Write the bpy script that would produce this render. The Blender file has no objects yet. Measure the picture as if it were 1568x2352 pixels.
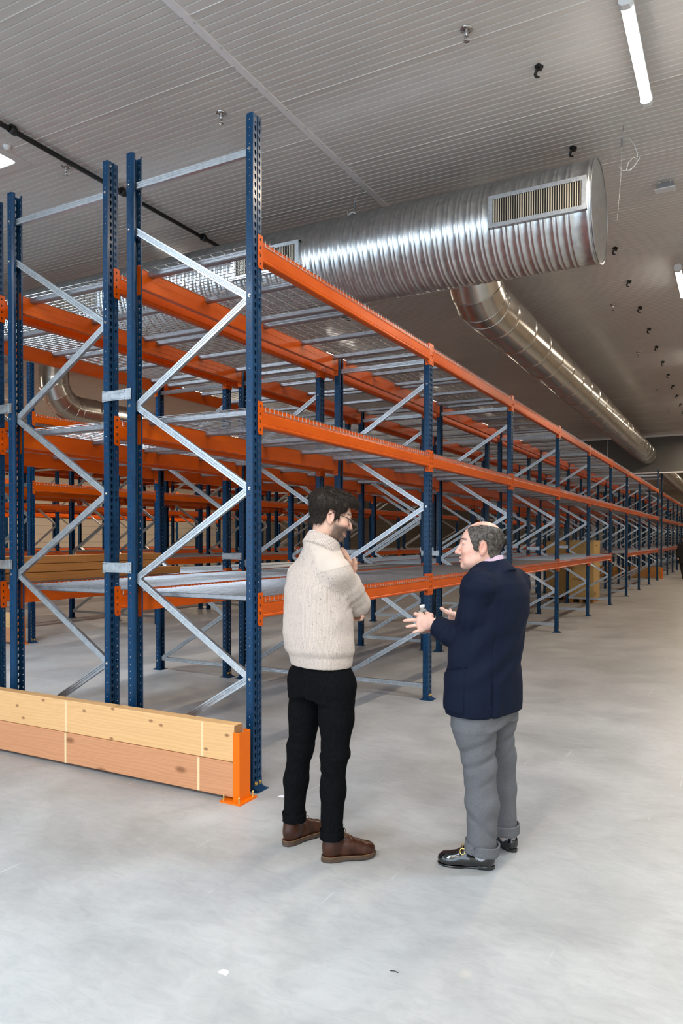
import bpy, math, random
import numpy as np
from mathutils import Vector, Matrix

# ------------------------------------------------------------------ scene, camera, world, exposure
S = bpy.context.scene
COL = S.collection
random.seed(7); RNG = np.random.default_rng(7)
YAW, PITCH, ROLL, FPX, SHY = 28.318, -1.0078, 0.1103, 1686.12, 89.354
CAM = (2.667, -3.7805, 1.6)

def cam_matrix():
    a, p, r = map(math.radians, (YAW, PITCH, ROLL))
    fw = Vector((-math.sin(a)*math.cos(p), math.cos(a)*math.cos(p), math.sin(p)))
    rt = Vector((math.cos(a), math.sin(a), 0)); up = rt.cross(fw)
    rt2 = rt*math.cos(r)+up*math.sin(r); up2 = up*math.cos(r)-rt*math.sin(r)
    m = Matrix((rt2, up2, -fw)).transposed().to_4x4(); m.translation = CAM
    return m
cd = bpy.data.cameras.new('camera'); cam = bpy.data.objects.new('camera', cd); COL.objects.link(cam)
cd.sensor_fit = 'HORIZONTAL'; cd.sensor_width = 36; cd.lens = FPX/1568*36; cd.shift_y = SHY/1568
cd.clip_start = .05; cd.clip_end = 300
cam.matrix_world = cam_matrix(); S.camera = cam

vs = S.view_settings
vs.view_transform = 'Standard'; vs.look = 'None'; vs.gamma = 1; vs.use_curve_mapping = False
vs.exposure = 0.0
S.cycles.use_denoising = True
S.cycles.max_bounces = 7; S.cycles.diffuse_bounces = 4; S.cycles.glossy_bounces = 3
S.cycles.transmission_bounces = 6; S.cycles.transparent_max_bounces = 8
S.cycles.caustics_reflective = False; S.cycles.caustics_refractive = False
S.cycles.sample_clamp_indirect = 6

W = bpy.data.worlds.new('world'); S.world = W; W.use_nodes = True
_b = W.node_tree.nodes['Background']; _b.inputs[0].default_value = (.70, .85, 1, 1); _b.inputs[1].default_value = 4.6

def area(name, loc, size, power, color, rot=(0, 0, 0), portal=False, parent=None):
    l = bpy.data.lights.new(name, 'AREA'); l.shape = 'RECTANGLE'; l.size, l.size_y = size; l.energy = power; l.color = color
    o = bpy.data.objects.new(name, l); COL.objects.link(o); o.location = loc; o.rotation_euler = rot
    if portal: l.cycles.is_portal = True
    if parent: o.parent = parent
    return o
H = 5.58                 # ceiling height
XL, XR, YF, YB = -23.0, 6.4, -10.0, 62.0
YBULK = 27.0
DOORS = ((-9.0, -2.2), (-1.2, 5.6))   # openings of the loading doors behind the photographer
DOOR_H = 4.9
for i, (a, b) in enumerate(DOORS):
    area('daylight_portal', ((a+b)/2, YF, DOOR_H/2), (b-a, DOOR_H), 1, (1, 1, 1), (-math.pi/2, 0, 0), True)
LAMP_W = 84; LAMP_COL = (1, .84, .64); SKY_W = 245; SKY_COL = (.74, .87, 1)

# ------------------------------------------------------------------ helpers
def link(o): COL.objects.link(o); return o
class MB:
    def __init__(s): s.v = []; s.f = []; s.m = []; s.smooth = []
    def add(s, vs, fs, mi=0, sm=False):
        n = len(s.v); s.v += [tuple(map(float, v)) for v in vs]
        s.f += [tuple(i+n for i in f) for f in fs]; s.m += [mi]*len(fs); s.smooth += [sm]*len(fs); return s
    def box(s, lo, hi, mi=0):
        x, y, z = zip(lo, hi)
        v = [(x[i], y[j], z[k]) for k in (0, 1) for j in (0, 1) for i in (0, 1)]
        return s.add(v, [(0, 2, 3, 1), (4, 5, 7, 6), (0, 1, 5, 4), (2, 6, 7, 3), (0, 4, 6, 2), (1, 3, 7, 5)], mi)
    def prism(s, poly, h0, h1, mp, mi=0, caps=True, sm=False):
        n = len(poly); v = [mp(u, w, h0) for u, w in poly]+[mp(u, w, h1) for u, w in poly]
        f = [(i, (i+1) % n, (i+1) % n+n, i+n) for i in range(n)]
        s.add(v, f, mi, sm)
        if caps:
            k = len(s.v)-2*n; s.f += [tuple(range(k+n-1, k-1, -1)), tuple(range(k+n, k+2*n))]; s.m += [mi]*2; s.smooth += [False]*2
        return s
    def sheet(s, path, h0, h1, mp, mi=0):
        n = len(path); v = [mp(u, w, h0) for u, w in path]+[mp(u, w, h1) for u, w in path]
        return s.add(v, [(i, i+1, i+1+n, i+n) for i in range(n-1)], mi)
    def tube(s, pts, r, n=6, mi=0, sm=True, caps=True):
        pts = [Vector(p) for p in pts]; rs = r if isinstance(r, (list, tuple)) else [r]*len(pts)
        t0 = (pts[1]-pts[0]).normalized(); a = t0.orthogonal().normalized(); vs = []
        for i, p in enumerate(pts):
            t = (pts[min(i+1, len(pts)-1)]-pts[max(i-1, 0)]).normalized()
            a = (a-t*a.dot(t)).normalized(); b = t.cross(a)
            for k in range(n):
                an = 2*math.pi*k/n; vs.append(p+(a*math.cos(an)+b*math.sin(an))*rs[i])
        fs = []
        for i in range(len(pts)-1):
            for k in range(n): fs.append((i*n+k, i*n+(k+1) % n, (i+1)*n+(k+1) % n, (i+1)*n+k))
        s.add(vs, fs, mi, sm)
        if caps:
            k0 = len(s.v)-len(vs); e = len(s.v)-n
            s.f += [tuple(range(k0+n-1, k0-1, -1)), tuple(range(e, e+n))]; s.m += [mi]*2; s.smooth += [False]*2
        return s
    def rev(s, prof, n, mp, mi=0, sm=True, a0=0, a1=2*math.pi):
        full = abs(a1-a0-2*math.pi) < 1e-6; m = n if full else n+1; vs = []
        for h, r in prof:
            for k in range(m):
                an = a0+(a1-a0)*k/n; vs.append(mp(h, r*math.cos(an), r*math.sin(an)))
        fs = []
        for i in range(len(prof)-1):
            for k in range(n):
                k2 = (k+1) % m; fs.append((i*m+k, i*m+k2, (i+1)*m+k2, (i+1)*m+k))
        return s.add(vs, fs, mi, sm)
    def mesh(s, name, mats):
        me = bpy.data.meshes.new(name); me.from_pydata(s.v, [], s.f)
        for m in (mats if isinstance(mats, (list, tuple)) else [mats]): me.materials.append(m)
        me.polygons.foreach_set('material_index', s.m); me.polygons.foreach_set('use_smooth', s.smooth); me.update(); return me
    def obj(s, name, mats, parent=None, loc=(0, 0, 0)):
        return inst(name, s.mesh(name, mats), parent, loc)
def inst(name, me, parent=None, loc=(0, 0, 0), rz=0.0):
    o = bpy.data.objects.new(name, me); COL.objects.link(o); o.location = loc
    if rz: o.rotation_euler = (0, 0, rz)
    if parent is not None: o.parent = parent
    return o
def thing(name, label, cat, loc=(0, 0, 0), rz=0, group=None):
    o = bpy.data.objects.new(name, None); COL.objects.link(o); o.location = loc; o.rotation_euler = (0, 0, rz); o.empty_display_size = .1
    return tag(o, label, cat, group)
def tag(o, label, cat, group=None):
    o['label'] = label; o['category'] = cat
    if group: o['group'] = group
    return o
def struct(o): o['kind'] = 'structure'; return o
def copy_tree(o, loc, label, par=None):
    c = o.copy(); COL.objects.link(c)
    if par is None: c.location = loc; c['label'] = label
    else: c.parent = par
    for ch in o.children: copy_tree(ch, None, None, c)
    return c
XYZ = lambda u, v, h: (u, v, h)
ALX = lambda u, v, h: (h, u, v)
ALY = lambda u, v, h: (u, h, v)

# ------------------------------------------------------------------ materials
def M(name, col, rough=.5, metal=0.0, coat=0, spec=None, sheen=0, sss=0):
    m = bpy.data.materials.new(name); m.use_nodes = True; p = m.node_tree.nodes['Principled BSDF']
    p.inputs['Base Color'].default_value = (*col, 1); p.inputs['Roughness'].default_value = rough; p.inputs['Metallic'].default_value = metal
    if coat: p.inputs['Coat Weight'].default_value = coat; p.inputs['Coat Roughness'].default_value = .12
    if spec is not None: p.inputs['Specular IOR Level'].default_value = spec
    if sheen: p.inputs['Sheen Weight'].default_value = sheen; p.inputs['Sheen Roughness'].default_value = .5
    if sss: p.inputs['Subsurface Weight'].default_value = sss; p.inputs['Subsurface Radius'].default_value = (.012, .005, .003); p.inputs['Subsurface Scale'].default_value = 1
    m.diffuse_color = (*col, 1); return m
class N:
    """tiny node helper on one material"""
    def __init__(s, m): s.t = m.node_tree; s.p = s.t.nodes['Principled BSDF']; s.c = None
    def n(s, kind, **kw):
        x = s.t.nodes.new('ShaderNode'+kind)
        for k, v in kw.items():
            if k.startswith('i_'): x.inputs[k[2:].replace('_', ' ')].default_value = v
            else: setattr(x, k, v)
        return x
    def l(s, a, b): s.t.links.new(a, b)
    def coord(s, scale=(1, 1, 1), kind='Object', rot=(0, 0, 0)):
        if s.c is None: s.c = s.n('TexCoord')
        mp = s.n('Mapping'); mp.inputs['Scale'].default_value = scale; mp.inputs['Rotation'].default_value = rot; s.l(s.c.outputs[kind], mp.inputs[0]); return mp.outputs[0]
    def noise(s, vec, scale, detail=3, rough=.5, dist=0):
        x = s.n('TexNoise'); x.inputs['Scale'].default_value = scale; x.inputs['Detail'].default_value = detail; x.inputs['Roughness'].default_value = rough; x.inputs['Distortion'].default_value = dist
        s.l(vec, x.inputs['Vector']); return x.outputs['Fac']
    def ramp(s, fac, stops):
        r = s.n('ValToRGB'); e = r.color_ramp.elements
        while len(e) < len(stops): e.new(.5)
        for q, (pos, c) in zip(e, stops): q.position = pos; q.color = c if len(c) == 4 else (*c, 1)
        s.l(fac, r.inputs[0]); return r.outputs[0]
    def mix(s, fac, a, b, mode='MIX'):
        x = s.n('Mix'); x.data_type = 'RGBA'; x.blend_type = mode
        for v, i in ((fac, 0), (a, 6), (b, 7)):
            if hasattr(v, 'is_linked'): s.l(v, x.inputs[i])
            else: x.inputs[i].default_value = v if i == 0 else (*v, 1)
        return x.outputs[2]
    def math(s, op, a, b=None):
        x = s.n('Math'); x.operation = op
        for v, i in ((a, 0), (b, 1)):
            if v is None: continue
            if hasattr(v, 'is_linked'): s.l(v, x.inputs[i])
            else: x.inputs[i].default_value = v
        return x.outputs[0]
    def bump(s, h, strength=.3, dist=.01):
        x = s.n('Bump'); x.inputs['Strength'].default_value = strength; x.inputs['Distance'].default_value = dist; s.l(h, x.inputs['Height']); s.l(x.outputs[0], s.p.inputs['Normal'])
    def base(s, c): s.l(c, s.p.inputs['Base Color'])
    def rough(s, fac, a, b):
        x = s.n('MapRange'); x.inputs['To Min'].default_value = a; x.inputs['To Max'].default_value = b; s.l(fac, x.inputs[0]); s.l(x.outputs[0], s.p.inputs['Roughness'])
    def attr(s, name):
        x = s.n('Attribute'); x.attribute_name = name; return x

m_blue = M('blue_paint', (.004, .036, .11), .30, coat=.07, spec=.22)
q = N(m_blue); f = q.noise(q.coord((1, 1, .35)), 9, 4); q.base(q.ramp(f, ((.35, (.0016, .028, .076)), (.7, (.0026, .042, .110))))); q.rough(f, .22, .36)
m_orange = M('orange_paint', (.60, .086, .0012), .32, coat=0, spec=.3)
q = N(m_orange); f = q.noise(q.coord((1, .35, 1)), 7, 4); q.base(q.ramp(f, ((.3, (.52, .070, .001)), (.7, (.63, .094, .0012))))); q.rough(f, .24, .40)
m_orange2 = M('bright_orange_paint', (.80, .15, .001), .4, spec=.25)
def galv(name, lo, hi, r0, r1, scale=30):
    m = M(name, hi, .35, 1.0); q = N(m); f = q.noise(q.coord(), scale, 4, .6); q.base(q.ramp(f, ((.3, lo), (.7, hi)))); q.rough(f, r0, r1); return m
m_galv = galv('galvanised_steel', (.43, .455, .48), (.60, .63, .66), .28, .44)
m_sup = galv('galvanised_channel', (.30, .30, .315), (.42, .42, .44), .38, .55)
m_wire = galv('galvanised_wire', (.34, .345, .35), (.47, .48, .49), .40, .55)
m_duct = galv('galvanised_duct', (.52, .55, .57), (.72, .75, .77), .24, .36, 14)
m_duct2 = galv('bright_smooth_duct', (.58, .56, .52), (.70, .68, .64), .17, .25, 5)
m_zinc = M('yellow_zinc', (.80, .55, .18), .3, 1.0)
m_black = M('black_plastic', (.008, .008, .009), .42)
m_dark = M('hole_shade', (.015, .014, .013), .9)  # near-black colour standing in for shade in holes and the grille opening
m_white = M('white_plastic', (.75, .77, .78), .4)
m_chrome = M('chrome', (.50, .49, .48), .15, 1.0)
m_gold = M('gold', (.90, .60, .18), .18, 1.0)
m_grey = M('grey_metal', (.30, .31, .32), .4, .6)

m_floor = M('polished_concrete', (.46, .46, .46), .42)
q = N(m_floor); v = q.coord()
big = q.noise(v, .35, 5, .6, .4); mid = q.noise(v, 1.7, 6, .62, .6); fine = q.noise(q.coord((1, 2.2, 1), rot=(0, 0, .5)), 7, 6, .7, 1.2)
c1 = q.ramp(big, ((.32, (.37, .368, .36)), (.68, (.475, .475, .47))))
c2 = q.ramp(mid, ((.30, (.72, .72, .72)), (.62, (1.04, 1.04, 1.04))))
c3 = q.ramp(fine, ((.28, (.86, .86, .87)), (.55, (1, 1, 1)), (.78, (1.07, 1.07, 1.06))))
c = q.mix(1, q.mix(.8, c1, c2, 'MULTIPLY'), c3, 'MULTIPLY')
spot = q.noise(v, 3.1, 2, .5); c = q.mix(q.ramp(spot, ((.735, (0, 0, 0)), (.775, (.35, .35, .35)))), c, (.66, .56, .47))
sc = q.noise(q.coord((14, .5, 1), rot=(0, 0, -.62)), 1.6, 4, .6); c = q.mix(q.ramp(sc, ((.68, (0, 0, 0)), (.71, (.34, .34, .34)))), c, (.68, .69, .70))
q.base(c); q.rough(mid, .30, .52); q.bump(fine, .06, .004)
m_ceil = M('white_ceiling_sheet', (.66, .635, .605), .19)
q = N(m_ceil); f = q.noise(q.coord(), 1.4, 3); q.base(q.ramp(f, ((.3, (.645, .62, .595)), (.7, (.685, .66, .632)))))
m_wall = M('cream_wall_panel', (.72, .62, .50), .5)
q = N(m_wall); w = q.n('TexWave', wave_type='BANDS', bands_direction='Z'); w.inputs['Scale'].default_value = .9; q.l(q.coord(), w.inputs[0])
q.base(q.ramp(w.outputs['Fac'], ((.0, (.52, .45, .37)), (.05, (.72, .62, .50))))); 
m_bulk = M('grey_wall_panel', (.105, .10, .092), .5)
m_trim = M('white_trim', (.84, .83, .85), .35)

def wood(name, a, b, knots=True, axis=0, kn=(2.1, 1, 4.2), kr=.06):
    m = M(name, b, .6); q = N(m)
    sc = [9, 9, 9]; sc[axis] = .9; v = q.coord(tuple(sc))
    n1 = q.noise(v, 1.3, 4, .6, 1.0)
    w = q.n('TexWave', wave_type='BANDS', bands_direction='Z'); w.inputs['Scale'].default_value = 1.6; w.inputs['Distortion'].default_value = 12; w.inputs['Detail'].default_value = 3; w.inputs['Detail Scale'].default_value = 1.2; q.l(v, w.inputs[0])
    c = q.mix(q.math('MULTIPLY', w.outputs['Fac'], .5), b, a); c = q.mix(q.math('MULTIPLY', n1, .35), c, tuple(min(1, x*1.25) for x in b))
    if knots:
        vo = q.n('TexVoronoi', voronoi_dimensions='2D'); vo.inputs['Scale'].default_value = 1; vo.inputs['Randomness'].default_value = .9
        sx = q.n('SeparateXYZ'); q.l(q.coord(kn), sx.inputs[0]); cx_ = q.n('CombineXYZ'); q.l(sx.outputs[0], cx_.inputs[0]); q.l(sx.outputs[2], cx_.inputs[1]); q.l(cx_.outputs[0], vo.inputs['Vector'])
        k = q.ramp(vo.outputs['Distance'], ((kr*.6, (.8, .8, .8)), (kr, (.5, .5, .5)), (kr*1.6, (0, 0, 0))))
        c = q.mix(k, c, (.20, .07, .022))
    q.base(c); q.bump(w.outputs['Fac'], .08, .003); return m
m_wood1 = wood('pale_pine', (.60, .315, .115), (.72, .42, .185), kn=(3.4, 1, 6.1), kr=.05)
m_wood2 = wood('reddish_pine', (.46, .185, .078), (.58, .265, .125), kn=(1.5, 1, 3.3), kr=.055)
m_timber = wood('brown_timber', (.30, .125, .028), (.42, .19, .05), True, 1)
m_ply = wood('plywood', (.50, .31, .10), (.60, .39, .145), False, 2)
m_endgrain = M('end_grain', (.36, .19, .08), .8)
m_mark = M('pale_strap_mark', (.80, .58, .32), .7)
m_ink = M('black_ink', (.03, .02, .012), .8)
def emis(name, col, s):
    m = M(name, (.9, .9, .9), .4); p = m.node_tree.nodes['Principled BSDF']; p.inputs['Emission Color'].default_value = (*col, 1); p.inputs['Emission Strength'].default_value = s; return m
m_lamp = emis('lit_diffuser', (1, .93, .82), 14)
m_sky = emis('bright_skylight', (.84, .92, 1), 1.0)
m_clear = M('clear_plastic', (.95, .97, .98), .04); m_clear.node_tree.nodes['Principled BSDF'].inputs['Transmission Weight'].default_value = 1; m_clear.node_tree.nodes['Principled BSDF'].inputs['IOR'].default_value = 1.3
# ------------------------------------------------------------------ room
floor = struct(MB().box((XL-.3, YF-14, -.2), (XR+.3, YB+.3, 0)).obj('floor', m_floor))
def wall(name, boxes, m):
    b = MB()
    for lo, hi in boxes: b.box(lo, hi)
    return struct(b.obj(name, m))
wall('wall_left', [((XL-.2, YF, 0), (XL, YB, H))], m_wall)
wall('wall_right', [((XR, YF, 0), (XR+.2, YB, H))], m_wall)
wall('wall_back', [((XL, YB, 0), (XR, YB+.2, H))], m_wall)
xs = [XL]+[x for d in DOORS for x in d]+[XR]
wall('wall_front', [((xs[i], YF-.2, 0), (xs[i+1], YF, H)) for i in (0, 2, 4)]+[((a, YF-.2, DOOR_H), (b, YF, H)) for a, b in DOORS], m_wall)
wall('wall_bulkhead', [((XL, YBULK, 4.17), (XR, YBULK+.15, H))], m_bulk)
struct(MB().box((XL, YBULK-.02, 4.12), (XR, YBULK+.17, 4.17)).obj('trim_1', m_trim))
struct(MB().box((XL, YBULK-.06, H-.06), (XR, YBULK, H)).obj('trim_2', m_trim))
for i, x in enumerate((-6.4, -1.9, 3.0)):
    struct(MB().box((x-.01, YBULK-.004, 4.2), (x+.01, YBULK, H-.06)).obj('trim_%d' % (10+i), m_trim))
# ceiling: ribbed sandwich panels, each a part
ceil = struct(MB().box((XL, YF, H+.02), (XR, YB, H+.2)).obj('ceiling', m_ceil))
PW = 1.275; NR = 16; rp = PW/NR; XJ = -1.08
def panel_mesh(x0, x1):
    path = [(0.0, .015), (0.0, -.001), (.002, -.005), (.009, -.005), (.012, 0)]
    for i in range(1, NR):
        y = i*rp; path += [(y-.009, 0), (y-.004, .009), (y+.002, .009), (y+.007, 0)]
    path += [(PW, 0), (PW, .015)]
    return MB().sheet(path, x0, x1, ALX).mesh('ceiling_panel', m_ceil)
pl, pr = panel_mesh(XL-XJ, 0), panel_mesh(0, XR-XJ)
y = 1.29-PW*9
while y < YB:
    if y > YF-PW: inst('ceiling_panel', pl, ceil, (XJ, y, H))
    if y+.63 > YF-PW: inst('ceiling_panel', pr, ceil, (XJ, y+.63, H))
    y += PW
struct(MB().box((XJ-.034, YF, H-.012), (XJ+.034, YB, H+.01)).obj('trim_3', m_trim))
b = MB()
for k in range(90):
    for dx in (-.028, .028):
        yy = -2+k*.33+(.08 if dx > 0 else 0); b.rev([(0, .008), (-.004, .005), (-.005, 0)], 6, lambda h, u, v: (XJ+dx+u, yy+v, H-.012+h))
sc_ = b.obj('trim_screws', m_galv); sc_.name = 'trim_4'; struct(sc_)

# ------------------------------------------------------------------ rack meshes
D_, G_, L_, PWD = 1.058, .174, 2.968, .0995
PD = .047
T1, T2 = 4.24, 3.50
LV = (3.402, 2.359, 1.146)
PIT = .0497
def holed(b, u0, u1, z0, n, hole, mp, mi=0):
    """strip u0..u1 of n cells with one hole each"""
    for k in range(n):
        z = z0+k*PIT; c = [(u0, z), (u1, z), (u1, z+PIT), (u0, z+PIT)]
        um, zm = (u0+u1)/2, z+PIT/2; h = [(um+a, zm+w) for a, w in hole]
        v = [mp(*p) for p in c+h]; f = []
        for i in range(4):
            j = (i+1) % 4; f += [(i, j, 4+2*i+1, 4+2*i), (j, 4+(2*j) % 8, 4+2*i+1)]
        b.add(v, f, mi)
SLOT = [(-.0045, -.015), (.0045, -.015), (.0095, -.001), (.0095, .013), (.008, .0155), (-.008, .0155), (-.0095, .013), (-.0095, -.001)]
ro = .0042; HOLE = [(math.cos(t)*ro, math.sin(t)*ro) for t in [math.radians(a) for a in (-112, -68, -22, 22, 68, 112, 158, 202)]]
def post_mesh(T, holes=True):
    b = MB(); n = int((T-.06)/PIT); zt = .05+n*PIT
    plain = lambda pts: b.sheet(pts, 0, T, XYZ)
    w = PWD
    if holes:
        for y0, y1 in ((.012, .044), (w-.044, w-.012)):
            holed(b, y0, y1, .05, n, SLOT, lambda u, z: (0, u, z))
            for a, c in ((0, .05), (zt, T)): b.add([(0, y0, a), (0, y1, a), (0, y1, c), (0, y0, c)], [(0, 1, 2, 3)])
        for yy in (0, w):
            holed(b, -.036, -.014, .05, n, HOLE, lambda u, z: (u, yy, z))
            for a, c in ((0, .05), (zt, T)): b.add([(-.036, yy, a), (-.014, yy, a), (-.014, yy, c), (-.036, yy, c)], [(0, 1, 2, 3)])
        plain([(-.014, 0), (-.003, 0), (0, .003), (0, .012)]); plain([(0, .044), (-.005, .046), (-.005, w-.046), (0, w-.044)]); plain([(0, w-.012), (0, w-.003), (-.003, w), (-.014, w)])
        for a, s in ((0, 1), (w, -1)): plain([(-.036, a), (-.047, a), (-.056, a+s*.012), (-.060, a+s*.012), (-.060, a+s*.026)])
    else:
        plain([(-.060, .026), (-.060, .012), (-.047, 0), (-.003, 0), (0, .003), (0, .044), (-.005, .046), (-.005, w-.046), (0, w-.044), (0, w-.003), (-.003, w), (-.047, w), (-.060, w-.012), (-.060, w-.026)])
    return b.mesh('upright_post', m_blue)
P_TALL, P_SHORT, P_FAR, P_FART = post_mesh(T1), post_mesh(T2), post_mesh(T2, False), post_mesh(T1, False)
# foot plate with upstand and two yellow bolts
b = MB().box((-.085, -.012, 0), (.045, PWD+.012, .006))
b.prism([(.003, .07), (.003, .03), (.010, .02), (.030, .012), (.034, .006), (.002, .006), (-.001, .03), (-.001, .07)], .004, PWD-.004, lambda u, v, h: (u, h, v))
FOOT = b.mesh('foot_plate', m_blue)
def bolt_mb(b, p, ax, r=.010, l=.008, mi=0):
    mp = {'x': lambda h, u, v: (p[0]+h, p[1]+u, p[2]+v), 'y': lambda h, u, v: (p[0]+u, p[1]-h, p[2]+v), 'z': lambda h, u, v: (p[0]+u, p[1]+v, p[2]+h)}[ax]
    b.rev([(0, r*1.35), (.002, r*1.35), (.002, r), (l, r*.95), (l+.002, r*.6), (l+.002, 0)], 8, mp, mi, False)
b = MB()
for yy in (.028, PWD-.028): bolt_mb(b, (.003, yy, .045), 'x')
FBOLT = b.mesh('foot_bolts', m_zinc)
BB = MB(); bolt_mb(BB, (0, 0, 0), 'y', .008, .008); BBOLT = BB.mesh('brace_bolt', m_chrome)
def brace_mesh(x0, z0, x1, z1):
    a = Vector((x0, 0, z0)); c = Vector((x1, 0, z1)); t = (c-a).normalized(); nrm = Vector((-t.z, 0, t.x)); w = .022
    # C channel, web towards -Y with two shallow flutes
    path = [(-w, .026), (-w, 0), (-.012, 0), (-.009, .003), (-.005, .003), (-.002, 0), (.002, 0), (.005, .003), (.009, .003), (.012, 0), (w, 0), (w, .026)]
    L = (c-a).length
    mp = lambda u, v, h: tuple(a+t*h+nrm*u+Vector((0, v, 0)))
    return MB().sheet(path, 0, L, mp).mesh('brace', m_galv)
XA, XB = -.052, -D_+.052
NA, NBs = (3.112, 1.91, .708), (3.715, 2.51, 1.315, .11)
BR_TALL = [brace_mesh(XB, 4.02, XA, 4.02)]; BR_SHORT = [brace_mesh(XB, 3.341, XA, 3.341)]
zz = [(XB, 3.715), (XA, 3.112), (XB, 2.51), (XA, 1.91), (XB, 1.315), (XA, .708), (XB, .13)]
seg = [brace_mesh(*zz[i], *zz[i+1]) for i in range(6)]
base_br = brace_mesh(XB, .135, XA, .135)
BR_TALL += seg; BR_SHORT += seg[1:]+[base_br]
# shelf rail (load beam); local: y 0..len, x=0 outer post face, z=0 connector centre
RAIL = [(-.045, -.058), (-.004, -.058), (.006, -.054), (.009, -.047), (.009, -.040), (.003, -.034), (.005, -.030), (.009, .030), (.004, .044), (.004, .055), (-.002, .060), (-.002, .075), (-.045, .075)]
LB = L_-PWD
def conn(b, y0, s, mi=0):
    """connector: plate on the post face plus a leg along the post side; s=+1 plate extends towards +y, from the rail end at y0"""
    pl = [(0, -.100), (0, .105), (s*.046, .105), (s*.050, .100), (s*.050, -.090), (s*.040, -.105), (s*.004, -.105)]
    b.prism([(y0+u, v) for u, v in pl], .002, .006, lambda u, v, h: (h, u, v), mi)
    b.prism([(-.042, -.105), (.006, -.105), (.006, .105), (-.034, .105), (-.042, .095)], y0, y0-s*.004, lambda u, v, h: (u, h, v), mi)
def conn_full(y0, s):
    b = MB(); conn(b, y0, s)
    for z in (-.075, -.025, .025, .075):
        b.box((.0062, y0+s*.020 if s > 0 else y0+s*.030, z-.008), (.0066, y0+s*.030 if s > 0 else y0+s*.020, z+.008), 1)  # dark patches painted as the shade inside the slots
    bolt_mb(b, (.006, y0+s*.03, -.008), 'x', .007, .006)
    b.rev([(0, .007), (0, 0)], 8, lambda h, u, v: (-.012+u, y0-s*.0045, -.085+v), 1)
    b.rev([(0, .006), (0, 0)], 8, lambda h, u, v: (-.024+u, y0-s*.0045, -.070+v), 1)
    return b.mesh('rail_connector', [m_orange, m_dark])
R_NEAR = MB().prism(RAIL, 0.001, LB-.001, ALY).mesh('shelf_rail', m_orange)
C0, C1 = conn_full(0, -1), conn_full(LB, 1)
b = MB().prism(RAIL, 0.001, LB-.001, ALY); conn(b, 0, -1); conn(b, LB, 1); R_FAR = b.mesh('shelf_rail', m_orange)
# wire deck (one of two per bay): local x from -D..0, y 0..DL, z=0 top
DL = (LB-.02)/2
def deck_mesh(near):
    b = MB(); r = .0022; x0, x1 = -D_-.012, .012
    ns = 4 if near else 3
    n = int(DL/.05)
    for k in range(n+1):
        y = .012+k*(DL-.024)/n
        b.tube([(x0, y, -.036), (x0, y, 0), (x1, y, 0), (x1, y, -.036)], r*1.3, ns, 0, False, False)
    for k in range(11 if near else 8):
        x = -D_+.05+k*(D_-.1)/(10 if near else 7); b.tube([(x, .004, -.004), (x, DL-.004, -.004)], r, ns, 0, False, False)
    for x in (x0, x1):
        b.tube([(x, .004, -.034), (x, DL-.004, -.034)], r, ns, 0, False, False)
    return b
SUP = [(-.028, -.004), (-.028, -.034), (-.022, -.040), (.022, -.040), (.028, -.034), (.028, -.004)]
def sup(b, y): b.sheet(SUP, -D_+.03, -.03, lambda u, v, h: (h, y+u, v), 0); b.add([(-D_+.03, y-.028, -.004), (-D_+.03, y+.028, -.004), (-D_+.012, y, -.006)], [(0, 1, 2)]); b.add([(-.03, y-.028, -.004), (-.03, y+.028, -.004), (-.012, y, -.006)], [(0, 1, 2)])
SY = (.085, DL/2, DL-.085)
DK_NEAR = deck_mesh(True).mesh('wire_deck', m_wire)
b = MB(); sup(b, 0); SUPM = b.mesh('deck_support', m_sup)
b = deck_mesh(False); nw = len(b.f)
for y in SY: sup(b, y)
b.m[nw:] = [1]*(len(b.f)-nw); DK_FAR = b.mesh('wire_deck', [m_wire, m_sup])
# row spacer plate (pressed, between two posts), local x 0..G
def spacer_mesh():
    b = MB(); w = G_+.096; z = .038; mp = lambda u, v, h: (u, h, v)
    b.prism([(0, -z), (.012, -z-.002), (.028, -z+.004), (w-.035, -z+.004), (w-.028, -z), (w, -z), (w, z), (w-.028, z), (w-.035, z-.004), (.028, z-.004), (.012, z+.002), (0, z)], -.014, -.008, mp)
    for zz_ in (-.02, .02): b.prism([(.045, zz_-.007), (w-.065, zz_-.007), (w-.058, zz_), (w-.065, zz_+.007), (.045, zz_+.007), (.038, zz_)], -.018, -.014, mp)
    for x in (.010, .030, w-.055, w-.012):
        for zz_ in (-.026, .026): b.rev([(-.0145, .0042), (-.0146, 0)], 6, lambda h, u, v: (x+u, h, zz_+v), 1)  # dark discs stand for the shade in small holes
    b.box((w-.044, -.0165, -z), (w-.028, -.014, z)); 
    return b.mesh('row_spacer', [m_galv, m_dark])
SPM = spacer_mesh()

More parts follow.
